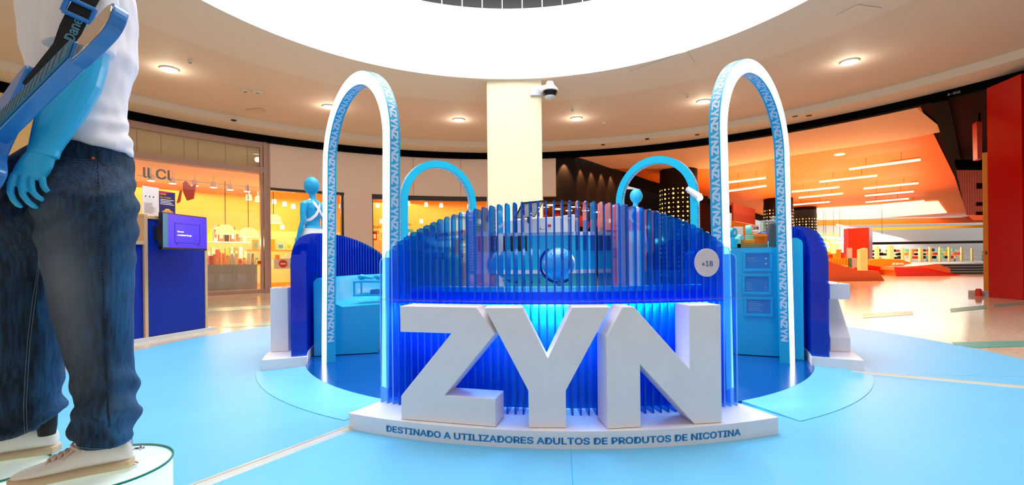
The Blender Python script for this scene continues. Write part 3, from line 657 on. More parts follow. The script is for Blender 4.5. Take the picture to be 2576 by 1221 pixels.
# ---------------------------------------------------------------- kiosk with tv on the left
ka,kb=Vector((-5.30,6.62,0)),Vector((-4.99,7.86,0)); kd=(kb-ka).normalized(); kn=Vector((-kd.y,kd.x,0))  # kn points away from the camera side
ka2=PL(371,700,ka,kd); kb2=PL(516,700,ka,kd)
def kp(s_,z,n=0): return Vector((ka2.x,ka2.y,0))+kd*s_+kn*n+Vector((0,0,z))
L_=(Vector((kb2.x,kb2.y,0))-Vector((ka2.x,ka2.y,0))).length
s=thing('info_kiosk','tall blue kiosk counter with light wood edges and low grey base','kiosk',kp(0,0))
H=1.80
MB().obox(kp(0,.06),kd*L_,kn*1.2,(0,0,H-.1)).build('body','navy',s)
MB().obox(kp(-.05,.04,-.015),kd*.05,kn*1.25,(0,0,H-.02)).build('wood_post','wood',s,bevel=.004)
MB().obox(kp(L_-.01,.04,-.015),kd*.045,kn*1.25,(0,0,H-.02)).build('wood_post','wood',s,bevel=.004)
MB().obox(kp(-.05,H-.045,-.016),kd*(L_+.08),kn*1.26,(0,0,.045)).build('wood_top','wood',s,bevel=.004)
MB().obox(kp(-1.7,0.0,-.05),kd*(L_+1.85),kn*1.35,(0,0,.05)).build('base','greylight',s)
MB().obox(kp(-1.6,.05,.02),kd*1.56,kn*1.1,(0,0,1.33)).build('low_body','navy',s)
MB().obox(kp(-1.62,1.38,-.01),kd*1.6,kn*1.2,(0,0,.05)).build('low_top','wood',s,bevel=.004)
MB().obox(kp(-1.62,1.43,.35),kd*1.58,kn*.85,(0,0,.34)).build('wood_back','wood',s)
MB().obox(kp(-1.62,H-.045,.3),kd*1.58,kn*.9,(0,0,.045)).build('back_top','wood',s)
# tv
ta,tb=P(407.5,630,6.62),P(521,631,7.48); td=Vector((tb.x-ta.x,tb.y-ta.y,0)); tl_=td.length; td.normalize(); tn=Vector((-td.y,td.x,0))
zb=(P(407,628,6.62).z+P(521,631,7.48).z)/2; hT=.52
def tp(s_,z,n=0): return Vector((ta.x,ta.y,zb))+td*s_+tn*n+Vector((0,0,z))
s=thing('wall_television','flat television with violet screen mounted on the blue kiosk','television',tp(tl_/2,0))
MB().obox(tp(0,0),td*tl_,tn*.05,(0,0,hT)).build('casing','blackgloss',s,bevel=.006)
sc_=MB().obox(tp(.012,.03,-.004),td*(tl_-.024),tn*.005,(0,0,hT-.045)).build('screen','screen',s)
MB().obox(tp(.012,.03,-.006),td*.085,tn*.002,(0,0,hT-.045)).build('screen_band',mat('screen_band',(30,110,130),.2,emit=.4),s)
mb=MB()
for a,b,c_,d in[(.22,.1,.49,.007),(.22,.38,.49,.007)]: mb.obox(tp(a,b,-.007),td*c_,tn*.002,(0,0,d))
for a in(.22,.703): mb.obox(tp(a,.1,-.007),td*.007,tn*.002,(0,0,.287))
mb.obox(tp(.25,.07,-.007),td*.02,tn*.002,(0,0,.03)); mb.obox(tp(.67,.07,-.007),td*.02,tn*.002,(0,0,.03))
mb.build('screen_outline',mat('screen_dark',(20,20,130),.3,emit=.2),s)
mb=MB(); text(mb,'fala com',.030,lambda x,y:tp(.265+x,.255+y,-.009),.035); text(mb,'o Assistente Google',.030,lambda x,y:tp(.265+x,.205+y,-.009),.035)
mb.build('screen_text',mat('screen_white',(235,235,255),.4,emit=.8),s)
MB().obox(tp(.3,.15,.05),td*.2,tn*.35,(0,0,.2)).build('bracket','steel',s)
# notices on top of kiosk
def card(u0,u1,v0,v1,Y,name,label,m,cat='notice'):
    p=P(u0,v1,Y); q=P(u1,v1,Y+.25); h=P(u0,v0,Y).z-H; base=Vector((p.x,p.y,H)); d=Vector((q.x-p.x,q.y-p.y,0)); w=d.length; d.normalize(); n=Vector((-d.y,d.x,0))
    t=thing(name,label,cat,base)
    MB().obox(base,d*w,n*.006,(0,0,h)).build('sheet',m,t); MB().obox(base+n*.006,d*w,n*.08,(0,0,.01)).build('stand_foot','clear',t)
    return t,(lambda x,y,k=-.002:base+d*x+n*k+Vector((0,0,y))),w,h
t,fn,w_,h_=card(359,400,467,533,6.95,'paper_notice','white paper notice standing on the kiosk top','white')
mb=MB()
for i in range(9): mb.add([fn(.02,h_*.12+i*.018),fn(w_*random.uniform(.5,.9),h_*.12+i*.018),fn(w_*.6,h_*.12+i*.018+.004),fn(.02,h_*.12+i*.018+.004)],[(0,1,2,3)])
for i in range(3): mb.add([fn(.04+i*.06,h_*.65),fn(.055+i*.06,h_*.65),fn(.055+i*.06,h_*.65+.02),fn(.04+i*.06,h_*.65+.02)],[(0,1,2,3)])
mb.build('print_lines','steel',t)
t,fn,w_,h_=card(401,441,480,533,6.95,'poster','dark blue and magenta poster with yellow heading on the kiosk top',mat('poster_navy',(36,34,110),.4),'poster')
mb=MB(); mb.add([fn(0,h_*.82),fn(w_*.75,h_),fn(0,h_)],[(0,1,2)]); mb.build('magenta_corner','magenta',t)
mb=MB(); text(mb,'amigo',.035,lambda x,y:fn(.012+x,h_*.86+y,-.004),.04); text(mb,'da carteira',.035,lambda x,y:fn(.012+x,h_*.73+y,-.004),.04); mb.build('yellow_heading','yellow',t)
mb=MB()
for i in range(4): mb.add([fn(.012,h_*.48+i*.022,-.004),fn(w_*(.9-.1*(i%3)),h_*.48+i*.022,-.004),fn(w_*(.9-.1*(i%3)),h_*.48+i*.022+.009,-.004),fn(.012,h_*.48+i*.022+.009,-.004)],[(0,1,2,3)])
mb.build('white_lines','white',t)
mb=MB(); mb.add([fn(w_*.5+math.cos(k*PI/12)*w_*.28,h_*.12+math.sin(k*PI/12)*w_*.3,-.003) for k in range(13)],[list(range(13))]); mb.build('yellow_arc','yellow',t)
mb=MB()
for i,x in enumerate((.25,.5,.75)): mb.add([fn(w_*x+math.cos(k*PI/6)*.028,h_*.16+math.sin(k*PI/6)*.034,-.005-.001*i) for k in range(12)],[list(range(12))])
mb.build('portrait_faces',mat('skin_print',(200,140,120),.6),t)
# ---------------------------------------------------------------- stage floor
DR=2.94
st=MB().arc((.48,6.27),0.0,DR,0,360,.004,.022,96).build('floor_disc','disc'); struct(st)
def ramp(a0,a1,label):
    t=MB().sweep((.48,6.27),[(DR+.004,.005),(DR+.004,.024),(3.40,.008),(3.40,.005)],a0,a1,24).build('floor_ramp','vinyl2'); struct(t)
ramp(-153.5,-119,'');ramp(-65,-27,'')
# thin seam between floor sheets
for a,b in[((1436,1134),(1441,1221)),((2262,943),(2576,948)),((560,880),(770,872))]:
    p,q=G(*a,z=.004),G(*b,z=.004); d=(q-p).normalized(); n=Vector((-d.y,d.x,0))*.002
    struct(MB().prism([p-n,q-n,q+n,p+n],(0,0,.0006)).build('trim_16','archblue'))
for i,(a,b) in enumerate([((889,1076),(470,1236)),((2140,937),(2700,988))]):
    p,q=G(*a),G(*b); p.z=q.z=.004; d=(q-p).normalized(); n=Vector((-d.y,d.x,0))
    prof=[(-.045,0),(-.03,.011),(-.006,.014),(-.004,.010),(.004,.010),(.006,.014),(.03,.011),(.045,0)]
    mb=MB(); mb.loft([[x+n*s_+Vector((0,0,h)) for s_,h in prof] for x in(p,q)]); o=mb.build('cable_cover','trimcover'); tag(o,['beige cable cover strip running to the left end of the front plinth','beige cable cover strip running right from the right hand side plinth'][i],'cable cover')
# ---------------------------------------------------------------- slatted acrylic modules with giant letters
def module(Cm,da,where,fa0,fa1,nf,deep,key):
    Rm=Matrix.Rotation(math.radians(da),3,'Z')
    def T(p): p=Vector(p); return Rm@(p-Vector((C[0],C[1],0)))+Vector((Cm[0],Cm[1],0))
    base=T((C[0],C[1]-3.2,0)); base.z=0
    pl=thing('plinth','low curved white plinth carrying the letters, '+where,'plinth',base,'curved white plinths')
    MB().arc(Cm,2.97,3.395,fa0-.6+da,fa1+1.0+da,0.0,.11,48).build('plinth_body','white2',pl,bevel=.003)
    if key=='front':
        s='DESTINADO A UTILIZADORES ADULTOS DE PRODUTOS DE NICOTINA'
        a0=math.degrees(math.atan2(G(964,1084,.05).y-C[1],G(964,1084,.05).x-C[0])); a1=math.degrees(math.atan2(G(1865,1090,.05).y-C[1],G(1865,1090,.05).x-C[0]))
        mb=MB(); W_=math.radians(a1-a0)*3.397
        text(mb,s,.052,lambda x,y: Vector((C[0]+3.3975*math.cos(math.radians(a0)+x/3.397),C[1]+3.3975*math.sin(math.radians(a0)+x/3.397),.034+y)),.028,width=W_)
        mb.build('plinth_lettering','letterblue',pl)
    # letters
    for nm,L0,o0,o1,word in(('Z',LZ,(-.705,2.991),(-.11,2.833),'Z'),('Y',LY,(.089,2.813),(.306,2.806),'Y'),('N',LN,(.546,2.78),(1.25,2.87),'N')):
        a=Vector((*o0,0));b=Vector((*o1,0)); d=(b-a).normalized(); n=Vector((-d.y,d.x,0))
        pts=[T(a+d*x+Vector((0,0,z+.112))) for x,z in L0]
        o=MB().prism(pts,Rm@n*.185).build('giant_letter','white',loc=T(a),bevel=.004)
        tag(o,'giant white block letter %s standing on the plinth %s'%(nm,where),'letter','giant white letters '+where)
        if (key,nm) in (('left','N'),('right','Z')):
            p=T(a+d*(.62 if nm=='N' else .2)+n*.09)+Vector((0,0,.8235)); Rl=Matrix.Rotation(math.radians(da)+.3,3,'Z')
            lf=MB().box((-.07,-.05,0),(.07,.05,.003),R=Rl,c=p).build('leaflet','white'); MB().box((-.05,-.035,.003),(.03,.035,.0038),R=Rl,c=p).build('print','archblue' if nm=='N' else 'redmat',lf)
            tag(lf,'blue printed leaflet lying on the left side letter' if nm=='N' else 'red and white leaflet lying on the right side letter','leaflet')
    # fins
    s=thing('fin_screen','curved screen of blue clear fins rising to an arched top, '+where,'screen',base,'blue fin screens')
    hts=[]
    for i in range(nf):
        x=i/(nf-1)*2-1; ang=fa0+(fa1-fa0)*i/(nf-1)
        t=abs(x); h=1.13+.355*(max(0,1-t**2.3))**.80
        a=math.radians(ang+da); er=Vector((math.cos(a),math.sin(a),0)); et=Vector((-er.y,er.x,0)); c=Vector((Cm[0],Cm[1],0))
        r1,r0=3.125,2.972; th=.0055; ch=.035
        prof=[(r0,.112),(r1,.112),(r1,h-ch),(r1-ch*.3,h-ch*.3),(r1-ch,h),(r0+ch*.5,h),(r0,h-ch*.5)]
        mb=MB(); A_=[c+er*r+et*-th+Vector((0,0,z)) for r,z in prof]; B_=[p+et*2*th for p in A_]; n=len(prof)
        mb.add(A_+B_,[list(range(n))[::-1],list(range(n,2*n))],0)
        mb.add(A_+B_,[(k,(k+1)%n,n+(k+1)%n,n+k) for k in range(n)],1)
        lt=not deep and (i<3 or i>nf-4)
        mb.build('fin',['findeep' if deep else ('finarchlit' if lt else 'fin'),'findeepedge' if deep else ('finarchlitedge' if lt else 'finedge')],s)
    # led strip lights under the screen, between bench and fins
    if key=='front':
        for k in range(9):
            a=math.radians(fa0+(fa1-fa0)*(k+.5)/9+da)
            area('screen_led',(Cm[0]+2.949*math.cos(a),Cm[1]+2.949*math.sin(a),.80),(0,0,a+PI/2),.27,.03,(8 if k not in(4,) else 15),(.22,.72,1))
    # clear shelf in front of fins
    sh=MB().arc(Cm,3.10,3.21,fa0+.9+da,fa1-.5+da,.838,.846,48).build('clear_shelf','clear',s,smooth=True,angle=30)
    if key=='front':
        a=math.radians(-75.4); er=Vector((math.cos(a),math.sin(a),0)); et=Vector((-er.y,er.x,0)); c=Vector((C[0],C[1],0))+er*3.15; zc=P(1778,661,c.y).z; R_=.092
        dsc=MB().prism([c+et*R_*math.cos(k*PI/24)+Vector((0,0,zc+R_*math.sin(k*PI/24))) for k in range(48)],er*.008).build('round_sign',mat('sign_pink',(226,212,218),.5),s)
        mb=MB(); text(mb,'+18',.047,lambda x,y:c+er*.0095+et*(x)+Vector((0,0,zc-.0235+y)),.03,center=True); mb.build('sign_text',mat('sign_text',(140,165,205),.5),dsc)
    return T
module(C,0,'at the front',-116.6,-70.7,49,False,'front')
module((.56,6.2),-87.8,'on the left side',-123,-69.9,44,True,'left')
module((.38,6.2),88.9,'on the right side',-117.2,-69,42,True,'right')
# blue bench rings
def backpanel(o,Cm,a0,a1):
    MB().arc(Cm,2.931,2.94,a0,a1,.03,.885,40).build('rear_panel',mat('panel_royal',(0,142,232),.35),o,smooth=True,angle=35)
def bench(Cm,a0,a1,label,zt=.915,zs=.60,name='bench'):
    prof=[(2.22,.03),(2.22,.22),(2.16,.30),(2.16,zs-.03),(2.19,zs),(2.62,zs-.02),(2.70,zs+.02),(2.735,zs+.09),(2.75,zt-.05),(2.79,zt),(2.90,zt),(2.93,zt-.04),(2.93,.03)]
    t=MB().sweep(Cm,prof,a0,a1,40).build(name,'benchblue',smooth=True,angle=35); t.data.set_sharp_from_angle(angle=math.radians(35)); return t
_fb=bench(C,-114.5,-72,'f'); backpanel(_fb,C,-114.5,-72)
tag(_fb,'curved light blue bench behind the front fin screen','bench')
tag(bench((.56,6.2),-165.3,-212,'l'),'curved light blue bench behind the left arch','bench')
# right counter with tall end
CR=(.40,6.2)
t=thing('blue_counter','tall curved blue display counter with framed notices right of the front screen','counter',(CR[0]+2.5,CR[1]-1,0))
prof=[(2.20,.03),(2.20,1.17),(2.25,1.215),(2.72,1.215),(2.72,.03)]
MB().sweep(CR,prof,-22.5,18,30).build('counter_body','benchblue',t,smooth=True,angle=35)
prof=[(2.715,.025),(2.715,1.24),(2.75,1.29),(2.80,1.31),(2.86,1.31),(2.90,1.28),(2.91,1.24),(2.91,.025)]
MB().sweep(CR,prof,-24.3,18,30).build('back_panel','archcyan',t,smooth=True,angle=35)
# frames on the end face of the counter
ea=math.radians(-22.5); er=Vector((math.cos(ea),math.sin(ea),0)); p0=Vector((CR[0],CR[1],0))+er*2.2; en=Vector((er.y,-er.x,0))
def endpt(u,v,k=0): return PL(u,v,p0+en*k,er)+en*0
frs=[((1868,632),(1943,631),(1942,683),(1870,684)),((1866,690),(1941,689),(1940,741),(1868,742)),((1871,747),(1945,748),(1945,797),(1872,796))]
for i,q in enumerate(frs):
    ps=[endpt(*x) for x in q]; zt=(ps[0].z+ps[1].z)/2; zb_=(ps[2].z+ps[3].z)/2; L0=Vector((ps[0].x,ps[0].y,0)); L1=Vector((ps[1].x,ps[1].y,0)); W_=(L1-L0).length; d=(L1-L0).normalized(); H_=zt-zb_
    fn=lambda x,y,k=0:L0+d*x+Vector((0,0,zb_+y))+en*k
    s=thing('picture_frame','blue framed notice on the counter end, %s of three'%['top','middle','bottom'][i],'frame',fn(W_/2,0),'blue framed notices')
    b=.03
    mb=MB(); mb.obox(fn(0,0,.002),d*W_,en*.016,(0,0,b)); mb.obox(fn(0,H_-b,.002),d*W_,en*.016,(0,0,b)); mb.obox(fn(0,b,.002),d*b,en*.016,(0,0,H_-2*b)); mb.obox(fn(W_-b,b,.002),d*b,en*.016,(0,0,H_-2*b))
    mb.build('border',mat('frame_blue',(24,176,228),.35),s,bevel=.003)
    MB().obox(fn(b,b,.002),d*(W_-2*b),en*.006,(0,0,H_-2*b)).build('notice',mat('notice_blue',(6,132,205),.15),s)
    mb=MB()
    if i==0:
        text(mb,'Horário de',.016,lambda x,y:fn(.045+x,H_*.62+y,.0095),.03); text(mb,'Funcionamento',.016,lambda x,y:fn(.045+x,H_*.50+y,.0095),.03); text(mb,'Segunda - Domingo',.006,lambda x,y:fn(.045+x,H_*.38+y,.0095))
        for zz in(.62,.38): mb.add([fn(W_*.78+math.cos(k*PI/2)*.012,H_*zz+math.sin(k*PI/2)*.012,.0095) for k in range(4)],[(0,1,2,3)])
    elif i==1:
        text(mb,'PREÇÁRIO | PRICE LIST',.010,lambda x,y:fn(.04+x,H_*.7+y,.0095),.02)
        for k in range(4): mb.add([fn(.04,H_*(.55-.1*k),.0095),fn(.09+.02*(k%2),H_*(.55-.1*k),.0095),fn(.09+.02*(k%2),H_*(.55-.1*k)+.003,.0095),fn(.04,H_*(.55-.1*k)+.003,.0095)],[(0,1,2,3)]); mb.add([fn(W_-.07,H_*(.55-.1*k),.0095),fn(W_-.05,H_*(.55-.1*k),.0095),fn(W_-.05,H_*(.55-.1*k)+.003,.0095),fn(W_-.07,H_*(.55-.1*k)+.003,.0095)],[(0,1,2,3)])
    else:
        for k in range(6): mb.add([fn(.045,H_*(.75-.09*k),.0095),fn(W_*(.5+.07*(k%3)),H_*(.75-.09*k),.0095),fn(W_*(.5+.07*(k%3)),H_*(.75-.09*k)+.003,.0095),fn(.045,H_*(.75-.09*k)+.003,.0095)],[(0,1,2,3)])
    mb.build('notice_text',mat('notice_white',(170,215,240),.5),s)
# goods on the counter
def ctop(u,r): # point on counter top of radius r at pixel column u
    a,_=ray(u,610); c0=CR; A2=a*a+1;B=-2*(a*c0[0]+c0[1]);Cc=c0[0]**2+c0[1]**2-r*r
    D=math.sqrt(B*B-4*A2*Cc); Y=(-B-D)/(2*A2); x=a*Y
    if x<c0[0]+.5: Y=(-B+D)/(2*A2); x=a*Y
    return Vector((x,Y,1.218))
def onc(Y,u): a,_=ray(u,610); return Vector((a*Y,Y,1.218))
def pbox(u0,u1,v0,Y,dep,z0,name,m,label,cat):
    p=onc(Y,u0);q=onc(Y,u1); zt=P(u0,v0,Y).z; p.z=z0
    o=MB().obox(p,Vector((q.x-p.x,0,0)),(0.03,dep,0),(0,0,zt-z0)).build(name,m,bevel=.004); return tag(o,label,cat)
Z1=1.218
pbox(1854,1932,613,5.42,.34,Z1,'display_step','boxbrown','low brown display step on the blue counter','display stand')
z2=P(1854,612.3,5.42).z
pbox(1866,1900,604,5.46,.25,z2,'display_box','boxorange','flat orange box on the brown step, left one','box')
pbox(1898,1932,589,5.52,.2,z2,'display_box','boxorange','taller orange box at the back of the brown step','box')
pbox(1902,1931,594,5.45,.06,z2,'display_box','orange2','bright orange box in front of the taller box','box')
# canister of dark pouches
def canister(u0,u1,vt,Y,fill,fillm,label,z0=Z1):
    p=onc(Y,(u0+u1)/2); r=(u1-u0)/2*Y/F; zt=P((u0+u1)/2,vt,Y).z
    s=thing('canister',label,'canister',(p.x,Y,z0))
    MB().lathe([(r,0),(r,zt-z0),(r*.95,zt-z0),(r*.95,.004)],(p.x,Y,z0),28).build('clear_jar','clear',s,smooth=True,angle=40)
    MB().lathe([(0.004,0.005),(r*.9,.005),(r*.9,(zt-z0)*fill),(0.004,(zt-z0)*fill+.01)],(p.x,Y,z0),24).build('contents',fillm,s,smooth=True,angle=40)
    MB().lathe([(r*.98,0),(r*1.03,.003),(r*1.03,.012),(r*.98,.014)],(p.x,Y,zt-.008),28).build('jar_rim','greylight',s,smooth=True,angle=40)
    return s
canister(1934,1953,556,5.33,.88,'coffee','tall clear canister filled with dark beans on the blue counter')
canister(1940,1958,547,5.5,.9,'coffee','taller clear canister behind the front canister of dark beans')
zz=P(1910,588.3,5.6).z
s=canister(1914,1931,557,5.6,.05,'greylight','clear canister with green leaves on the taller orange box',zz)
pp=onc(5.6,1923)
mb=MB()
for i in range(26):
    c=Vector((pp.x,5.6,zz+.05))+Vector((random.uniform(-.025,.025),random.uniform(-.025,.025),random.uniform(0,.07))); a=random.uniform(0,6.28); d=Vector((math.cos(a),math.sin(a),.5))*.016; e=Vector((-d.y,d.x,0))*.5; mb.add([c-d,c+e,c+d,c-e],[(0,1,2,3)])
o=mb.build('plant_leaves',mat('leaf_lime',(180,205,60),.6)); o['kind']='stuff'; tag(o,'yellow green leaves inside the clear canister on the orange box','leaves')
def tin(u,v,rpx,Y,m,m2,label,yaw=.5,th=.03):
    p=P(u,v,Y); r=rpx*Y/F; R=Matrix.Rotation(yaw,3,'Z')@Matrix.Rotation(PI/2,3,'X')
    s=thing('display_tin',label,'tin',p-Vector((0,0,r)))
    MB().lathe([(.003,-th),(r*.95,-th),(r,-th*.8),(r,th*.8),(r*.95,th),(.003,th)],p,32,R=R).build('tin_body',m,s,smooth=True,angle=40)
    mb=MB(); mb.lathe([(.003,th+.0),(r*.72,th),(r*.72,th+.003),(.003,th+.003)],p,32,R=R)
    mb.build('tin_label',m2,s,smooth=True,angle=40)
    mb=MB()
    for k in range(8):
        a=k*PI/4; q=[(r*.1*math.cos(a-.4),r*.1*math.sin(a-.4)),(r*.42*math.cos(a-.18),r*.42*math.sin(a-.18)),(r*.42*math.cos(a+.18),r*.42*math.sin(a+.18)),(r*.1*math.cos(a+.4),r*.1*math.sin(a+.4))]
        mb.add([R@Vector((x,y,th+.0045))+p for x,y in q],[(0,1,2,3)])
    mb.build('tin_emblem','white',s)
tin(1842,586,12.5,5.5,'archblue','archblue','large blue round display tin at the left end of the counter goods')
tin(1861,598,7.5,5.45,'mint','mint','small mint ring tin beside the large blue tin')
tin(1854,602,5,5.4,'mint','white','smallest mint tin in front of the ring tin')
tin(1884,579,12.5,5.6,'mint','white','upright mint round tin above the left orange box',.9)
pbox(1846,1869,571,5.75,.05,Z1,'display_card','white','rounded white card behind the blue and mint tins','display card')
pbox(1838,1852,598,5.4,.05,Z1,'display_block','archcyan','small cyan block under the large blue tin','block')
pbox(1852,1864,607,5.42,.05,Z1,'display_block','mint','small mint block in front of the ring tin','block')
pbox(1874,1897,592,5.52,.05,z2,'display_block','mint','mint white block supporting the upright mint tin','block')
pbox(1879,1908,567,5.75,.1,Z1,'clear_case','clear','clear case with rosy pouches behind the mint tin','case')
mb=MB()
for i in range(18):
    p=P(random.uniform(1893,1906),random.uniform(572,581),5.78); r=Vector((.018,0,0)); mb.obox(p,r,(0,.01,0),(random.uniform(-.005,.005),0,.014))
o=mb.build('pouches',mat('pouch_rose',(214,140,110),.6)); o['kind']='stuff'; tag(o,'rosy small pouches heaped inside the clear case','pouches')
mb=MB()
for i in range(12):
    p=P(random.uniform(1894,1907),random.uniform(580,585),5.6); mb.sphere(p,.012,8,6)
o=mb.build('white_pouches','white',smooth=True); o['kind']='stuff'; tag(o,'white pouches heaped by the mint tin','pouches')
# ---------------------------------------------------------------- arches
def arch(cx,cy,deg,label,lit,up,trans=False):
    H=2.916;W=1.543;t=.129;d=.102;lean=.015; th=math.radians(deg); R=W/2
    N=Vector((math.cos(th),math.sin(th),0)); Tt=Vector((-N.y,N.x,0)); c=Vector((cx,cy,0))
    def W3(s_,z,n): return c-N*(n+lean*z)+Tt*s_+Vector((0,0,z+.022))
    s=thing('arch',label,'arch',(cx,cy,.022))
    def path(r,n=40):
        pts=[(r,0.),(r,(H-R)*.5),(r,H-R)]+[(r*math.cos(k*PI/n),H-R+r*math.sin(k*PI/n)) for k in range(1,n)]+[(-r,H-R),(-r,(H-R)*.5),(-r,0.)]
        return pts
    po=path(R);pi_=path(R-t)
    def band(po,pi_,n0,n1,name,m):
        rings=[[W3(*a,n0),W3(*b,n0),W3(*b,n1),W3(*a,n1)] for a,b in zip(po,pi_)]
        return MB().loft(rings).build(name,m,s,smooth=True,angle=35)
    band(po,pi_,.006,d,'frame','archblue')
    e=.006; po2=path(R-e);pi2=path(R-t+e)
    band(po2,pi2,0,.0055,'light_face' if lit else 'front_face','led' if lit else 'archblue')
    band(po2,pi2,d+.0005,d+.003,'rear_face','archcyan')
    # lettering strips on inner and outer sides
    def strip(r,sign,name,flip):
        # walk along the curve from s=+ leg bottom over the top to s=- leg bottom; m = outward side normal
        Ls=H-R; Larc=PI*r; tot=2*Ls+Larc
        def at(l):
            if l<Ls: return (r,l),(1,0),(0,1)
            if l<Ls+Larc:
                a=(l-Ls)/r; return (r*math.cos(a),H-R+r*math.sin(a)),(math.cos(a),math.sin(a)),(-math.sin(a),math.cos(a))
            return (-r,H-R-(l-Ls-Larc)),(-1,0),(0,-1)
        # text right = U x m ; U = up*(inward depth direction)
        k=.067/.71; wd=2.07*k; mb=MB(); n=int((tot-.06)/wd)
        # along-path direction of text: decide by cross product at left straight leg
        for i in range(n):
            for Lt,off in TXT3:
                vs=[]
                for x,y in Lt:
                    l=.03+(i*2.07+off+x)*k
                    if flip: l=tot-l
                    l=max(0.,min(tot,l)); (sx,z),(mx,mz),_=at(l)
                    e_=.0012*sign; dep=(y/.71*.067+.0175); nn=dep if up>0 else d-dep
                    vs.append(W3(sx+mx*e_,z+mz*e_,nn))
                mb.add(vs,[list(range(len(vs)))])
        mb.build(name,'archtext',s)
    # outer surface: m=+radial. U=up*back ; axes s x back = ... s x b with b=-N: Tt x (-N)= +Z?
    b=-N*up
    # outer at s=+: m=Tt
    r_=b.cross(Tt); flip=(r_.z<0)
    strip(R,1,'outer_lettering',flip)
    r_=b.cross(-Tt); flip=(r_.z<0)
    strip(R-t,-1,'inner_lettering',flip)
    return s
arch(-1.572,4.622,221.74,'large arch with glowing white face left of the front screen',True,1)
arch(2.331,4.414,311.19,'large arch with glowing white face right of the front screen',True,-1)
arch(-1.373,8.822,127.13,'farther cyan arch seen small left of the cream column',True,1)
arch(2.645,8.635,48.18,'farther cyan arch seen small right of the cream column',True,-1)
for i,(cx,cy,deg) in enumerate([(-1.572,4.622,221.74),(2.331,4.414,311.19)]):
    pass
# spotlight clipped on the back right arch
p=P(1744,492,8.15); s=thing('clip_spotlight','small white clip spotlight on the farther right arch','spotlight',p)
MB().tube([p+Vector((-.1,-.0,.12)),p+Vector((.0,-.1,0)),p+Vector((.05,-.14,-.05))],[.045,.06,.065],14).build('housing','white',s,smooth=True)
MB().sphere(p+Vector((.055,-.15,-.06)),.05,14,8).build('lens','lampglow',s,smooth=True)
l=bpy.data.lights.new('clip_lamp','SPOT'); l.energy=420; l.color=(1,.97,.92); l.spot_size=1.1; l.spot_blend=.6; l.shadow_soft_size=.05
o=bpy.data.objects.new('clip_lamp',l); COL.objects.link(o); o.location=p+Vector((.03,-.24,-.1)); o.rotation_euler=(Vector((.6,5.6,.9))-o.location).to_track_quat('-Z','Y').to_euler()
# ---------------------------------------------------------------- round bar counter in the middle
Yc=6.35
xa,xb=P(1195,640,Yc).x,P(1499,640,Yc).x; zt=P(1400,587,Yc).z; cx=(xa+xb)/2
def carc(z0,z1,r0,name,m,par,k=0.,a0=-140,a1=-40,R_=1.2):
    cc=(cx,Yc+R_*.82); return MB().arc(cc,r0,R_+k,a0,a1,z0,z1,30).build(name,m,par,smooth=True,angle=35)
s=thing('bar_counter','rounded cyan and teal bar counter behind the clear fins','counter',(cx,Yc+.9,.022))
R_=3.2; cc=(cx,Yc+3.17); ang=math.degrees(math.asin(min(.99,(xb-xa)/2/R_)))
def ca_(z0,z1,ri,ro,name,m,a0=None,a1=None): return MB().arc(cc,ri,ro,-90-(ang if a0 is None else a0),-90+(ang if a1 is None else a1),z0,z1,30).build(name,m,s,smooth=True,angle=35)
zl=P(1400,683,Yc).z
ca_(.022,zl-.03,2.4,R_-.03,'lower_panel','teal'); ca_(zl-.03,zl+.02,2.4,R_+.01,'white_ledge','white'); ca_(zl+.02,zt-.03,2.4,R_-.01,'upper_panel','archcyan'); ca_(zt-.03,zt+.02,2.4,R_+.02,'counter_top','white')
ca_(P(1300,632,Yc).z,P(1300,592,Yc).z,R_-.012,R_-.002,'dark_opening','blackgloss',ang-.6,-ang*.14)
# white sloped display on the bar
pts=[P(1262,588,6.2),P(1446,585,6.2),P(1446,539,6.2),P(1400,545,6.2),P(1262,556,6.2)]
s2=thing('white_display','white sloping display box on top of the bar counter','display',P(1350,587,6.2))
MB().prism(pts,(0,.5,0)).build('display_body','white',s2,bevel=.008)
mb=MB(); mb.tube([P(1352,578,6.19),P(1356,571,6.19),P(1352,568,6.19),P(1358,574,6.19),P(1361,577,6.19)],.004,5); mb.tube([P(1352,579,6.19),P(1375,576,6.19)],.002,5); mb.build('scribble','steel',s2)
MB().prism([P(1378,565,6.19),P(1386,565,6.19),P(1386,571,6.19),P(1378,571,6.19)],(0,-.004,0)).build('magenta_dot','magenta',s2)
s3=MB().prism([P(1296,549,6.05),P(1345,545,6.05),P(1368,505,6.15),P(1314,511,6.15)],(0,.02,0)).build('display_screen',mat('grey_screen',(120,128,135),.15)); MB().tube([P(1330,548,6.1),P(1330,560,6.22)],.02,8).build('screen_arm','steel',s3); tag(s3,'tilted grey screen with dark rim above the white display','screen')
MB().tube([P(1296,549,6.04),P(1345,545,6.04),P(1368,505,6.14),P(1314,511,6.14),P(1296,549,6.04)],.009,6).build('screen_rim','blackgloss',s3)
pts=[P(1266,581,6.25),P(1297,578,6.25),P(1297,562,6.25),P(1270,566,6.25)]; o=MB().prism(pts,(0,.3,0)).build('till','steel',bevel=.01); tag(o,'dark grey till block left on the bar counter','till')
o=MB().lathe([(.02,0),(.09,0),(.1,.03),(.08,.06),(.02,.07)],Vector((P(1292,585,6.6).x,6.6,zt+.02)),24).build('round_dish','white',smooth=True); tag(o,'round pale dish left on the bar counter','dish')
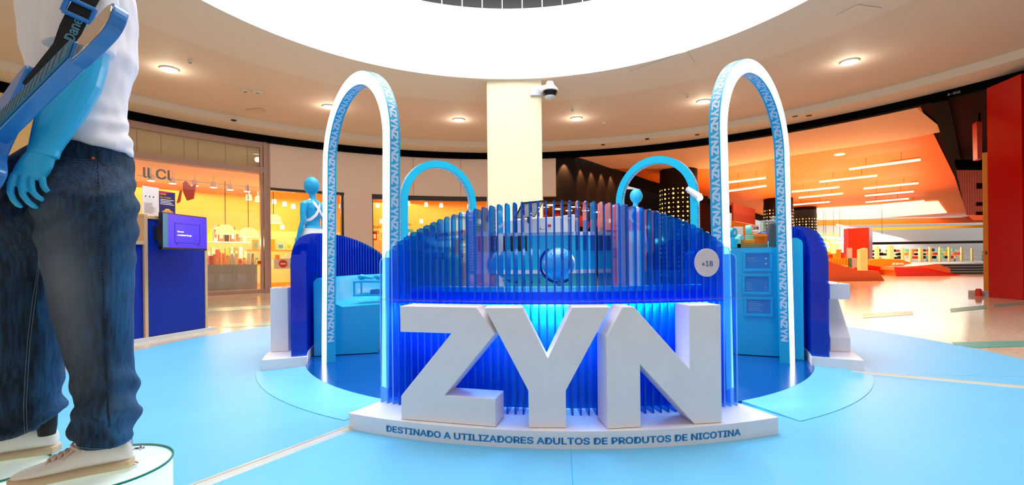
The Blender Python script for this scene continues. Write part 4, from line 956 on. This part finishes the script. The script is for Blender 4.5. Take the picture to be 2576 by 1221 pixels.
# globe on its table
Yg=4.75; gc=P(1406,665,Yg); rg=41*Yg/F
tb_=thing('globe_table','round blue pedestal table under the blue globe','table',(gc.x,Yg,.022))
zt_=gc.z-rg-.1
MB().lathe([(.004,zt_-.03-.022),(.34,zt_-.03-.022),(.35,zt_-.015-.022),(.34,zt_-.022),(.004,zt_-.022)],(gc.x,Yg,.022),36).build('table_top','benchblue',tb_,smooth=True)
MB().lathe([(.004,0),(.22,0),(.2,.03),(.05,.06),(.05,zt_-.06),(.004,zt_-.05)],(gc.x,Yg,.022),28).build('pedestal','benchblue',tb_,smooth=True)
s=thing('globe','glossy blue globe in a dark blue meridian ring on a stand','globe',(gc.x,Yg,zt_))
MB().sphere(gc,rg,36,24).build('ball',mat('globe_blue',(40,150,228),.25,coat=.4),s,smooth=True,angle=180)
mb=MB(); mb.tube([gc+Vector((-math.sin(t)*(rg+.022),0.02,-math.cos(t)*(rg+.022))) for t in [(-.55+k*.115) for k in range(28)]],.013,8); mb.build('meridian_ring','navy',s,smooth=True)
MB().lathe([(.004,0),(.1,0),(.09,.02),(.025,.04),(.02,.09),(.004,.1)],(gc.x,Yg,zt_),24).build('stand','guitar',s,smooth=True)
# small table with objects on left bench
bz=.58; 
def bp_(u,Y): a,_=ray(u,740); return Vector((a*Y,Y,0))
Yt=5.35
s=thing('bench_stand','small blue two tier stand lying on the left bench','stand',(P(930,745,5.9).x,5.9,.585))
p=P(887,746,5.85);q=P(962,746,5.85)
for v in(712,746):
    a=P(887,v,5.85);b=P(990,v,5.85); MB().obox(Vector((a.x,5.85,a.z)),(b.x-a.x,0,0),(0.05,.32,0),(0,0,.022)).build('tier','benchblue',s,bevel=.006)
a=P(888,746,5.85);b=P(888,712,5.85)
for du in(0,96):
    x=P(888+du,740,5.85).x
    for dy in(.0,.28): MB().box((x,5.86+dy,a.z),(x+.02,5.88+dy,b.z)).build('post','benchblue',s)
o=MB().obox(P(931,744,5.88),(.35,0,0),(0,.2,0),(0,0,.07)).build('blue_box','guitar',bevel=.008); tag(o,'dark blue box inside the two tier stand','box')
c=P(935,704,5.95); s=thing('headphones','blue headphones lying on top of the two tier stand','headphones',c)
MB().tube([c+Vector((math.cos(t)*.12,math.sin(t)*.10,.03+.01*math.sin(2*t))) for t in [k*PI/10-.3 for k in range(18)]],.016,8).build('headband','archblue',s,smooth=True)
for dx in(-.11,.1): MB().sphere(c+Vector((dx,-.04,.035)),(.05,.035,.035),14,10).build('ear_cup','archblue',s,smooth=True)
# ---------------------------------------------------------------- front mannequin with the guitar
Fd=Vector((-.78,-.626,0)).normalized(); Ld=Vector((.626,-.78,0)).normalized()   # facing direction, its left (towards camera)
N0=Vector((-1.43,1.60,0)); ZP=.40
PN=N0; PF=N0-Ld*.25+Fd*.10; PT=N0-Ld*.125; PA=N0+Ld*.10
def sec(v,ul,ur,pl,rv,n=28,tilt=0.,ex=2.2,dz=0.):
    a=PL(ul,v,pl,Fd); b=PL(ur,v,pl,Fd); c=(a+b)/2; hu=(b-a)/2; hu.z=0; out=[]
    for k in range(n):
        t=2*PI*k/n; ct,st=math.cos(t),math.sin(t); e=2/ex
        x=math.copysign(abs(ct)**e,ct); y=math.copysign(abs(st)**e,st)
        out.append(c+hu*x+Ld*rv*y+Vector((0,0,tilt*x+dz)))
    return out
mq=thing('mannequin','headless-cropped blue mannequin in white t-shirt and baggy dark jeans holding a guitar','mannequin',(N0.x-.08,N0.y+.1,ZP))
mq['label']='large blue mannequin in white t-shirt and baggy dark jeans at the left edge'
# jeans: two legs and pelvis fused
near=[(300,130,338,.155),(350,135,326,.145),(385,118,334,.150),(420,62,343,.160),(500,70,346,.150),(560,84,349,.140),(620,92,343,.132),(700,108,338,.126),(780,124,336,.122),(860,141,334,.118),(930,158,331,.115),(975,170,343,.117),(1015,182,353,.122),(1045,170,350,.120),(1068,188,345,.112),(1085,178,352,.118),(1110,170,349,.118),(1136,170,345,.112),(1140,176,340,.10)]
far=[(300,100,325,.15),(360,120,318,.135),(420,20,330,.15),(500,-5,300,.155),(560,-25,260,.145),(640,-45,185,.14),(700,-58,165,.13),(760,-66,160,.125),(830,-72,168,.12),(900,-76,172,.118),(960,-80,172,.118),(1010,-84,160,.118),(1040,-84,172,.12),(1070,-80,168,.116),(1100,-76,140,.11),(1122,-70,112,.108),(1128,-60,104,.1)]
mb=MB()
vm=lambda v:v-max(0,v-665)*.075
mb.loft([sec(vm(v),l,r,PN if v>480 else PT,rv,tilt=-.004 if v>1100 else 0) for v,l,r,rv in near[1:]])
mb.loft([sec(vm(v),l,r,PF if v>560 else PT-Ld*.05,rv) for v,l,r,rv in far[1:]])
je=fuse(mb.build('jeans','denim',mq),.0085,6)
me=je.data; off=parent_world(mq)
def pix(p):
    x=F*p.x/p.y; y=-F*(p.z-HC)/p.y; c,s=math.cos(ROLL),math.sin(ROLL); return CX+c*x+s*y, H0-s*x+c*y
fa=me.attributes.new('fade','FLOAT','POINT'); wa=me.attributes.new('wear','FLOAT','POINT'); sF=(PL(84,900,PF,Fd)-N0).dot(Fd); nv=[v.normal.copy() for v in me.vertices]
for v,nn in zip(me.vertices,nv):
    w_=v.co+off; zl=w_.z; s_=(w_-N0).dot(Fd); lat=(w_-N0).dot(Ld); isfar=lat<-.14
    dsp=0
    # stacked folds near the hems
    t=max(0,min(1,(.80-zl)/.22)); 
    ph=noise.noise(Vector((s_*4,lat*5,zl*3+(3 if isfar else 0))))
    dsp+=t*.012*math.sin(zl*48+s_*(16 if not isfar else -12)+ph*6)
    dsp+=.004*noise.noise(Vector((s_*22,lat*16,zl*7)))+.010*noise.noise(Vector((s_*7,lat*7,zl*3.1+7)))
    # behind-knee and hip drag lines
    t2=math.exp(-((zl-1.28)/.16)**2); dsp+=t2*.006*math.sin((zl+s_*.8)*70+ph*3)
    v.co+=nn*dsp
    fz=math.exp(-((zl-1.03)/.24)**2)*math.exp(-((s_-.035+ (zl-1.0)*-.12)/.055)**2)*(1 if not isfar else .3)
    fz+=.25*max(0,noise.noise(Vector((s_*9,lat*9,zl*6+20))))
    fz+=.28*math.exp(-((zl-.62)/.07)**2)*(s_<-.05)
    fa.data[v.index].value=max(0,min(1,fz*.8))
    e_=(-.05-s_ if not isfar else sF-s_)/.03+1.5*noise.noise(Vector((s_*14,lat*14,zl*8))); e_=max(0,min(1,e_))*max(0,min(1,(1.42-zl)/.3))
    wa.data[v.index].value=e_*(.75+.5*noise.noise(Vector((s_*12,lat*12,zl*9+3))))
# stitch lines, pockets
def surf(u,v,k=.004):
    """first hit of pixel ray on the jeans"""
    a,b=ray(u,v); o_=Vector((0,0,HC))-off; d_=Vector((a,1,b)).normalized()
    h,loc,nr,_=je.ray_cast(o_,d_)
    if not h: return None
    return loc+off+nr*k
bpy.context.view_layer.update()
def stitch(pts,r,name,m,dash=0,steps=60):
    path=[]; P_=[Vector((x,y)) for x,y in pts]; ls=[0]
    for a,b in zip(P_,P_[1:]): ls.append(ls[-1]+(b-a).length)
    mb=MB(); seg=[]
    for i in range(steps+1):
        l=ls[-1]*i/steps; k=max(j for j in range(len(ls)-1) if ls[j]<=l+1e-6); t=(l-ls[k])/(ls[k+1]-ls[k]); q=P_[k].lerp(P_[k+1],t); h=surf(q.x,q.y,r*.3)
        if h is not None: seg.append(h)
        elif len(seg)>1: mb.tube(seg,r,5); seg=[]
    if len(seg)>1:
        if dash:
            for i in range(0,len(seg)-dash,dash*2): mb.tube(seg[i:i+dash+1],r,5)
        else: mb.tube(seg,r,5)
    if mb.v: mb.build(name,m,je,smooth=True)
stitch([(246,385),(250,520),(256,640),(262,760),(266,880),(270,960),(272,1040),(276,1075)],.0028,'side_seam','denim')
stitch([(242,400),(247,520),(253,640),(258,760)],.0008,'side_stitch','stitch',2,160)
for dx in(0,7): stitch([(101-dx*.4,655),(88-dx,760),(76-dx,860),(70-dx,950),(66-dx,1020),(70-dx,1118)],.0010,'inseam_stitch','stitch',1,150)
stitch([(293,393),(336,404)],.0010,'pocket_stitch','stitch',2,60)
for e_ in(0,6): stitch([(293+e_,393+e_),(300+e_,440),(313+e_*.6,505),(341,528-e_)],.0010,'pocket_stitch','stitch',2,90)
stitch([(336,396),(343,528)],.0010,'pocket_stitch','stitch',2,60)
stitch([(145,392),(180,401),(232,403)],.0012,'pocket_stitch','stitch',2,90); stitch([(145,397),(180,406),(232,408)],.0010,'pocket_stitch','stitch',2,90)
stitch([(172,1122),(230,1130),(290,1129),(343,1118)],.0012,'hem_stitch','stitch',2,120)
h=surf(233,399,.002)
if h: MB().sphere(h,(.006,.006,.006),10,8).build('rivet',mat('copper',(214,96,40),.35,metal=.6),je,smooth=True)
# shirt
sh=[(-60,70,325,.20),(-20,52,338,.205),(20,46,343,.205),(60,44,349,.2),(110,44,350,.2),(150,50,348,.195),(185,60,331,.185),(230,74,322,.18),(270,84,318,.178),(310,96,322,.178),(345,106,329,.18),(372,112,336,.182),(385,118,339,.178),(384,128,332,.165)]
mb=MB(); mb.loft([sec(v,l,r,PT,rv,32,tilt=-.012*(i>8)) for i,(v,l,r,rv) in enumerate(sh)])
# sleeve
sl=[PL(205,-60,PA,Fd),PL(206,0,PA,Fd),PL(206,70,PA,Fd),PL(200,128,PA,Fd)]
rings=[]
for c,r in zip(sl,(.088,.092,.094,.093)): rings.append([c+Fd*r*math.cos(k*PI/10)*1.0+Ld*r*.85*math.sin(k*PI/10)+Vector((0,0,0)) for k in range(20)])
mb.loft(rings)
ts=fuse(mb.build('t_shirt','tee',mq),.008,5)
nv=[v.normal.copy() for v in ts.data.vertices]
for v,nn in zip(ts.data.vertices,nv):
    w_=v.co+off; s_=(w_-N0).dot(Fd); lat=(w_-N0).dot(Ld)
    t=math.exp(-((w_.z-1.56)/.09)**2)
    q=noise.noise(Vector((s_*6,lat*6,w_.z*5)))
    v.co+=nn*(t*.005*math.sin((w_.z*1.0+s_*.75)*70+q*6)+.012*noise.noise(Vector((s_*9,lat*9,w_.z*6+5)))+.004*noise.noise(Vector((s_*25,lat*25,w_.z*14))))
# arm and hand fused to one body
mb=MB()
def pa(u,v,k=0.): return PL(u,v,PA+Ld*k,Fd)
def limb(mb,pts,n=20,flat=1.):
    """pts (u,v,rpx,lateral offset)"""
    path=[pa(u,v,k) for u,v,_,k in pts]; rr=[r*path[i].y/F for i,(_,_,r,_) in enumerate(pts)]
    mb.tube(path,rr,n,flat=flat)
limb(mb,[(224,10,44,-.02),(224,60,48,-.01),(216,110,48,0),(206,160,51,.0),(192,205,52,.0),(172,248,49,0),(152,290,44,.0),(135,325,39,0),(122,352,34,0),(114,372,31,0),(108,392,31,0)])
mb.loft([sec(v,l,r,PA,rv,20,tilt=tl__) for v,l,r,rv,tl__ in((366,84,146,.034,0),(380,72,143,.030,0),(398,54,140,.027,-.002),(416,42,134,.025,-.004),(432,34,124,.022,-.006),(444,28,113,.016,-.006),(449,30,108,.010,-.006))])
def finger(mb,pts):
    path=[pa(u,v,k) for u,v,k in pts]; n=len(path); rr=[.0098-.0024*i/(n-1) for i in range(n)]; rr[-1]=.0048
    path=[path[0]]+path[1:]; mb.tube(path,rr,12)
finger(mb,[(103,438,.004),(107,454,.007),(109,467,.009),(115,477,.009),(122,483,.007),(127,486,.005)])
finger(mb,[(80,442,.006),(78,462,.012),(82,482,.014),(94,495,.012),(108,503,.009),(118,507,.006)])
finger(mb,[(57,444,.006),(53,468,.012),(58,491,.014),(72,509,.011),(86,519,.007),(96,524,.004)])
finger(mb,[(36,438,.002),(28,462,.006),(26,484,.008),(34,503,.006),(46,516,.002),(56,523,.000)])
mb.tube([pa(92,398,-.02),pa(88,420,-.035),pa(92,446,-.05),pa(102,466,-.055),(pa(108,474,-.057))],[.017,.017,.0135,.0115,.006],12)
# far arm reaching to the guitar body (mostly hidden)
mb.tube([PT-Ld*.2+Vector((0,0,1.85)),PT-Ld*.24+Fd*.02+Vector((0,0,1.62)),PT-Ld*.2+Fd*.2+Vector((0,0,1.45)),PT-Ld*.1+Fd*.33+Vector((0,0,1.40))],[.05,.045,.038,.03],16)
# torso core, neck and head inside the shirt so the body is whole; lower legs and feet inside the trousers
def ctr(z,s_=0.,l_=0.): q=PT+Fd*s_+Ld*l_; return Vector((q.x,q.y,z))
cyc=-.02
mb.tube([ctr(1.35,-.0),ctr(1.55),ctr(1.75,.0),ctr(1.9),ctr(1.96),ctr(2.03,.02),ctr(2.1,.03)],[.08,.10,.11,.10,.055,.05,.055],20)
mb.sphere(ctr(2.17,.045),(.095,.085,.125),20,14)
mb.tube([ctr(1.88,0,-.16),ctr(1.9,0,0),ctr(1.88,0,.16),pa(222,0,-.01)],[.055,.08,.06,.05],14)
for pl_,ft in((PN,0),(PF,1)):
    mb.tube([PL(*( (235,430) if not ft else (200,430)),pl_,Fd),PL(*((232,760) if not ft else (60,760)),pl_,Fd),PL(*((262,1060) if not ft else (60,1030)),pl_,Fd),PL(*((265,1120) if not ft else (50,1085)),pl_,Fd)],[.045,.05,.04,.036],14)
fuse(mb.build('body','mannequin',mq),.0028,3)
# wrist joint line
mb=MB(); c=pa(124,334); d1=(pa(160,352)-pa(88,318))/2
# guitar
ga=Vector((.86,-.44,.255)).normalized(); gn=Vector((-.27,-.84,.32)); gn=(gn-ga*gn.dot(ga)).normalized(); gw=gn.cross(ga).normalized()
if gw.z>0: gw=-gw     # gw points downwards
GH=P(250,60,1.10)     # head tip reference
def gp(x,y,n=0.): return GH-ga*x+gw*y+gn*n     # x distance from head towards the body, y downwards, n out of the front
gt=thing('electric_guitar','matte blue electric guitar slung on a black strap in front of the mannequin','guitar',gp(.75,0,-.02))
body=[(x,y*1.22) for x,y in [(.60,-.03),(.585,-.07),(.56,-.115),(.545,-.15),(.56,-.17),(.60,-.175),(.66,-.16),(.72,-.14),(.78,-.135),(.85,-.155),(.92,-.165),(.98,-.14),(1.01,-.07),(1.015,.02),(1.0,.11),(.96,.165),(.90,.18),(.83,.16),(.76,.135),(.70,.14),(.65,.16),(.60,.165),(.57,.15),(.565,.125),(.59,.10),(.625,.07),(.64,.04)]]
def smooth_loop(L,n=3):
    for _ in range(n):
        L=[q for a,b in zip(L,L[1:]+L[:1]) for q in((a[0]*.75+b[0]*.25,a[1]*.75+b[1]*.25),(a[0]*.25+b[0]*.75,a[1]*.25+b[1]*.75))]
    return L
bl=smooth_loop(body,2)
MB().prism([gp(x,y,-.045) for x,y in bl],gn*.045).build('body','guitar',gt,bevel=.006)
nk=[(.13,-.027),(.13,.027),(.70,.034),(.70,-.034)]
MB().prism([gp(x,y,-.034) for x,y in nk],gn*.038).build('neck','guitar',gt,bevel=.004)
MB().prism([gp(x,y*.94,.005) for x,y in nk],gn*.006).build('fretboard','guitardark',gt)
mb=MB(); x=.17
for i in range(21):
    hw=.025+.006*(x-.15)/.55; mb.obox(gp(x,-hw,.0105),gw*2*hw,ga*.003,gn*.0012); x+=.038*(.955**i)
mb.build('frets','fretdark',gt)
hd=smooth_loop([(.16,-.027),(.12,-.05),(-.0,-.066),(-.045,-.045),(-.05,.0),(-.03,.03),(.03,.036),(.11,.034),(.16,.027)],2)
MB().prism([gp(x,y,-.034) for x,y in hd],gn*.030).build('headstock','guitar',gt,bevel=.003)
MB().prism([gp(x*.94+.004,y*.9,-.0035) for x,y in hd],gn*.002).build('headstock_face',mat('headstock_gloss',(208,186,170),.08,metal=.6),gt)
MB().obox(gp(.80,-.045,.0),-ga*.03,gw*.09,gn*.012).build('pickup','guitardark',gt); MB().obox(gp(.87,-.045,.0),-ga*.04,gw*.09,gn*.014).build('bridge','guitardark',gt)
# strap over the shoulder with buckle and lettering
sp=[gp(.56,-.13,-.03)]+[PL(u,v,PT+Ld*k,Fd) for u,v,k in((160,125,.325),(178,75,.33),(200,30,.33),(226,-14,.33),(250,-55,.30),(270,-90,.2))]
sp_=thing('guitar_strap','black webbing guitar strap with white lettering and blue buckle over the white shirt','strap',sp[1])
mb=MB(); rings=[]
for i,p in enumerate(sp):
    t=(sp[min(i+1,len(sp)-1)]-sp[max(i-1,0)]).normalized(); sd=Ld.cross(t).normalized(); nn=t.cross(sd)*-1
    nn=Ld; hw=.025
    rings.append([p-sd*hw-nn*.0,p+sd*hw-nn*.0,p+sd*hw+nn*.003,p-sd*hw+nn*.003])
MB().loft(rings).build('webbing','strap',sp_)
p0_=sp[1];t_=(sp[3]-sp[1]).normalized(); sd_=t_.cross(Ld).normalized()
mb=MB(); base=sp[1]+(sp[2]-sp[1])*.5
def stf(x,y):
    q=base+(sp[3]-sp[1]).normalized()*x+ sd_*-(y-.016)+Ld*.0065; return q
text(mb,'Dane',.032,stf,.02); mb.build('strap_lettering',mat('strap_print',(120,190,225),.6),sp_)
c=sp[3]; bk=MB(); 
for k in(-.022,.022): bk.tube([c+t_*k-sd_*.032+Ld*.012,c+t_*k+sd_*.032+Ld*.012],.007,8)
for k in(-.032,.032): bk.tube([c+t_*-.022+sd_*k+Ld*.012,c+t_*.022+sd_*k+Ld*.012],.007,8)
bk.build('buckle','guitar',sp_,smooth=True)
# podiums
def podium(c,r,label,z):
    s=thing('podium',label,'podium',(c[0],c[1],0),'white round podiums')
    MB().lathe([(.003,0),(r,0),(r,z-.012),(r-.004,z-.008),(.003,z-.008)],(c[0],c[1],0),48).build('drum',mat('podium_white',(244,252,250),.35,emit=.45),s,smooth=True,angle=40)
    MB().lathe([(.003,z-.007),(r+.002,z-.007),(r+.002,z),(.003,z)],(c[0],c[1],0),48).build('glass_top','glassgreen',s,smooth=True,angle=40)
    MB().lathe([(r-.001,z-.007),(r+.004,z-.0065),(r+.004,z-.0005),(r-.001,z)],(c[0],c[1],0),48).build('glass_rim','greenedge',s,smooth=True,angle=40)
podium((-1.44,1.65),.212,'white round glowing podium with glass top under the near white shoe',ZP)
podium((-1.80,1.64),.15,'white round podium under the far white shoe at the picture edge',ZP)
# shoes
def shoe(heel,d,label,size=.31):
    d=Vector(d).normalized(); l=Vector((-d.y,d.x,0)); s=thing('sneaker',label,'shoe',(heel.x,heel.y,ZP),'white sneakers')
    def q(x,y,z): return Vector((heel.x,heel.y,ZP))+d*x*size+l*y*size+Vector((0,0,z*size))
    def ringx(x,w,h,zb=.0,top=1.,n=20,e=2.6):
        out=[]
        for k in range(n):
            t=2*PI*k/n; ct,st=math.cos(t),math.sin(t); a=math.copysign(abs(ct)**(2/e),ct)*w; b=math.copysign(abs(st)**(2/e),st)
            out.append(q(x,a,zb+(h-zb)*(b+1)/2))
        return out
    st=[(.0,.07,.10),(.03,.115,.115),(.15,.125,.115),(.35,.115,.11),(.55,.14,.105),(.72,.165,.10),(.86,.15,.10),(.95,.10,.10),(1.0,.04,.095)]
    MB().loft([ringx(x,w,h*.82,0,e=5) for x,w,h in st]).build('sole','sole',s,smooth=True,angle=50)
    up=[(.01,.055,.22),(.04,.10,.28),(.14,.112,.33),(.28,.105,.35),(.40,.108,.33),(.52,.122,.27),(.64,.138,.215),(.76,.142,.18),(.87,.125,.155),(.94,.085,.13),(.985,.03,.105)]
    MB().loft([ringx(x,w,h,.06,e=2.3) for x,w,h in up]).build('upper','offwhite',s,smooth=True,angle=60,sub=1)
    def topz(x):
        for (a,_,ha),(b,_,hb) in zip(up,up[1:]):
            if a<=x<=b: return ha+(hb-ha)*(x-a)/(b-a)
        return .1
    # tongue opening strip
    rings=[]
    for x in(.36,.44,.52,.60,.68):
        z=topz(x)+.004; rings.append([q(x,-.05,z-.012),q(x,.05,z-.012),q(x,.045,z+.006),q(x,-.045,z+.006)])
    MB().loft(rings).build('tongue',mat('tongue_brown',(176,140,110),.8),s,smooth=True)
    mb=MB()
    for i in range(6):
        x=.40+i*.05
        for sg in(1,-1):
            z=topz(x)+.02; z2=topz(x+.05)+.02
            mb.tube([q(x,-.072*sg,topz(x)-.018),q(x+.012,-.04*sg,z+.004),q(x+.04,.04*sg,z2+.006),q(x+.052,.072*sg,topz(x+.05)-.018)],.0042,6)
    # bow loops
    for sg in(1,-1):
        mb.tube([q(.38,0,topz(.38)+.02)]+[q(.40+.11*math.sin(t)*.9,sg*(.03+.15*(1-math.cos(t))/2),topz(.38)+.05*math.sin(t)-.02*(1-math.cos(t))) for t in(.5,1.1,1.8,2.4,2.9)]+[q(.39,.01,topz(.38)+.03)],.0042,6)
        mb.tube([q(.39,0,topz(.39)+.03),q(.48,sg*.05,topz(.48)+.03),q(.57,sg*.11,topz(.57)-.03)],.0038,6)
    mb.build('laces','lace',s,smooth=True)
    MB().loft([[q(.30,.128*sg_,.14),q(.33,.128*sg_,.14),q(.46,.131*sg_,.205),q(.40,.131*sg_,.205)] for sg_ in(1.0,1.03)] if 0 else [[q(.40,-.128,.11),q(.44,-.13,.11),q(.55,-.132,.16),q(.53,-.128,.17)],[q(.40,-.12,.11),q(.44,-.122,.11),q(.55,-.12,.16),q(.53,-.12,.17)]]).build('side_mark',mat('mark_taupe',(176,160,152),.7),s)
    MB().tube([q(.05,-.12,.18),q(.12,-.125,.11),q(.25,-.12,.10)],.002,6).build('side_seam','lace',s)
    return s
shoe(G(338,1170,ZP)-Vector((0,0,0)),(-.86,-.52,0),'white sneaker with beige sole and tied laces on the near podium',.315)
shoe(G(150,1135,ZP),(-.9,-.44,0),'white sneaker with beige sole partly cut off at the left edge',.315)
for hu,hv in((152,1085),):
    c=PL(hu-34,hv-12,PF,Fd); o=MB().lathe([(.024,-.03),(.028,.0),(.030,.05)],c,18).build('sock','strap',mq,smooth=True)
# chrome rod
hp=G(327,1171,ZP); s=thing('support_rod','short chrome support rod behind the near white sneaker','rod',(hp.x,hp.y,ZP))
MB().lathe([(.002,.0),(.024,.0),(.024,.004),(.011,.008),(.011,.018),(.0085,.02),(.0085,.095),(.002,.095)],(hp.x,hp.y,ZP),20).build('rod','chrome',s,smooth=True,angle=40)
MB().tube([hp+Vector((0,0,.055)),hp+Vector((.03,.01,.055))],.004,8).build('screw_stem','chrome',s); MB().sphere(hp+Vector((.033,.011,.055)),.009,12,8).build('screw_knob','chrome',s,smooth=True)
# ---------------------------------------------------------------- far mannequins
def standing(x,y,zf,face,label,top_z,seated=None):
    """female mannequin; face = facing angle in degrees"""
    a=math.radians(face); f=Vector((math.cos(a),math.sin(a),0)); l=Vector((-f.y,f.x,0)); Hh=top_z-zf; k=Hh/1.8
    t=thing('mannequin',label,'mannequin',(x,y,zf),'far blue mannequins')
    def q(s_,w_,z): return Vector((x,y,zf))+f*s_*k+l*w_*k+Vector((0,0,z*k))
    def oval(s_,w_,z,rf,rl,n=20): return [q(s_,w_,z)+(f*math.cos(j*2*PI/n)*rf+l*math.sin(j*2*PI/n)*rl)*k for j in range(n)]
    mb=MB()
    mb.loft([oval(0,0,.88,.09,.13),oval(-.01,0,.96,.115,.17),oval(-.005,0,1.03,.10,.155),oval(.0,0,1.10,.085,.122),oval(.005,0,1.17,.085,.118),oval(.01,0,1.27,.105,.138),oval(.0,0,1.36,.10,.155),oval(-.01,0,1.42,.075,.165),oval(-.015,0,1.455,.055,.12),oval(-.01,0,1.48,.05,.06)])
    mb.tube([q(-.015,0,1.44),q(-.01,0,1.50),q(.005,0,1.57),q(.01,0,1.62)],[.052*k,.047*k,.046*k,.05*k],16)
    R=Matrix.Rotation(a,3,'Z')
    mb.sphere(q(.012,0,1.68),(.118*k,.095*k,.130*k),24,16,R=R); mb.sphere(q(.05,0,1.635),(.055*k,.05*k,.06*k),16,12,R=R)
    mb.tube([q(.105,0,1.70),q(.122,0,1.668),q(.10,0,1.655)],[.008*k,.015*k,.008*k],8)
    for sg in(1,-1):
        mb.sphere(q(.0,sg*.088,1.675),(.022*k,.012*k,.034*k),10,8,R=R)
        mb.tube([q(-.01,sg*.13,1.42),q(-.012,sg*.172,1.395),q(-.015,sg*.19,1.30),q(-.02,sg*.20,1.16),q(.0,sg*.215,1.06),q(.04,sg*.225,.93),q(.06,sg*.23,.86)],[.05*k,.05*k,.043*k,.036*k,.037*k,.028*k,.023*k],14)
        mb.tube([q(.06,sg*.23,.86),q(.07,sg*.23,.80),q(.075,sg*.228,.75)],[.024*k,.036*k,.03*k],12,flat=.5)
        for i in range(4): mb.tube([q(.055+.017*i,sg*.23,.765),q(.06+.017*i,sg*.225,.72),q(.058+.015*i,sg*.215,.675+.006*abs(i-1.5))],[.0095*k,.009*k,.0065*k],8)
        mb.tube([q(.085,sg*.222,.80),q(.105,sg*.212,.765),q(.112,sg*.205,.73)],[.011*k,.010*k,.007*k],8)
        mb.tube([q(0,sg*.09,.92),q(.01,sg*.095,.7),q(.015,sg*.09,.48),q(-.01,sg*.09,.3),q(-.01,sg*.085,.08),q(.0,sg*.085,.04)],[.10*k,.085*k,.055*k,.055*k,.035*k,.035*k],14)
        mb.tube([q(-.05,sg*.085,.035),q(.05,sg*.09,.035),q(.15,sg*.095,.02)],[.03*k,.035*k,.02*k],12)
    fuse(mb.build('body','mannequin',t),.0085*k,3)
    # trousers
    mb=MB(); mb.loft([oval(-.003,0,1.045,.112,.163,24),oval(-.005,0,1.0,.122,.175,24),oval(-.01,0,.93,.135,.19,24),oval(-.01,0,.86,.13,.19,24),oval(0,0,.80,.10,.17,24)])
    for sg in(1,-1): mb.loft([oval(0,sg*.095,.9,.115,.098),oval(.01,sg*.1,.6,.095,.085),oval(.0,sg*.1,.3,.09,.085),oval(.0,sg*.1,.07,.10,.09)])
    fuse(mb.build('trousers','offwhite',t),.012*k,3)
    MB().loft([oval(-.003,0,1.03,.116,.167,28),oval(-.002,0,1.06,.112,.160,28)]).build('waistband','offwhite',t,smooth=True)
    # crossed straps at the back and top at the front
    mb=MB()
    for sg in(1,-1):
        pts=[q(.09,sg*.09,1.33),q(.06,sg*.085,1.44),q(-.02,sg*.08,1.475),q(-.085,sg*.05,1.42),q(-.117,sg*-.005,1.33),q(-.118,sg*-.06,1.25),q(-.085,sg*-.115,1.19),q(-.02,sg*-.14,1.17)]
        rings=[]
        for i,p in enumerate(pts):
            tt=(pts[min(i+1,len(pts)-1)]-pts[max(i-1,0)]).normalized(); c=q(0,0,0); c.z=p.z; o_=(p-c).normalized(); 
            if i<3: o_=(o_+Vector((0,0,1.2 if i==2 else .4))).normalized()
            sd=tt.cross(o_).normalized(); hw=.02*k; rings.append([p-sd*hw,p+sd*hw,p+sd*hw+o_*.006,p-sd*hw+o_*.006])
        mb.loft(rings)
    mb.build('crossed_straps','white',t,smooth=True)
    mb=MB(); mb.loft([[q(0,0,z)+(f*math.cos(j)*rf+l*math.sin(j)*rl)*k for j in[-1.7+3.4*m_/16 for m_ in range(17)]] for z,rf,rl in((1.12,.095,.130),(1.2,.098,.130),(1.30,.12,.148),(1.36,.115,.150))],close=False,caps=False)
    o=mb.build('top_front','white',t,smooth=True); sm=o.modifiers.new('s','SOLIDIFY'); sm.thickness=.006
    return t
p=P(787,600,7.5); podium((p.x,p.y),.36,'white round podium behind the left blue fin screen',.47)
standing(p.x,7.5,.47,158,'blue bald mannequin seen from behind with white crossed straps and white trousers',P(787,447,7.5).z)
p=P(1600,600,9.45); podium((p.x,p.y),.33,'white round podium beyond the farther right arch',.47)
standing(p.x,9.45,.47,20,'blue bald mannequin whose head shows through the farther right arch',P(1600,477,9.45).z)
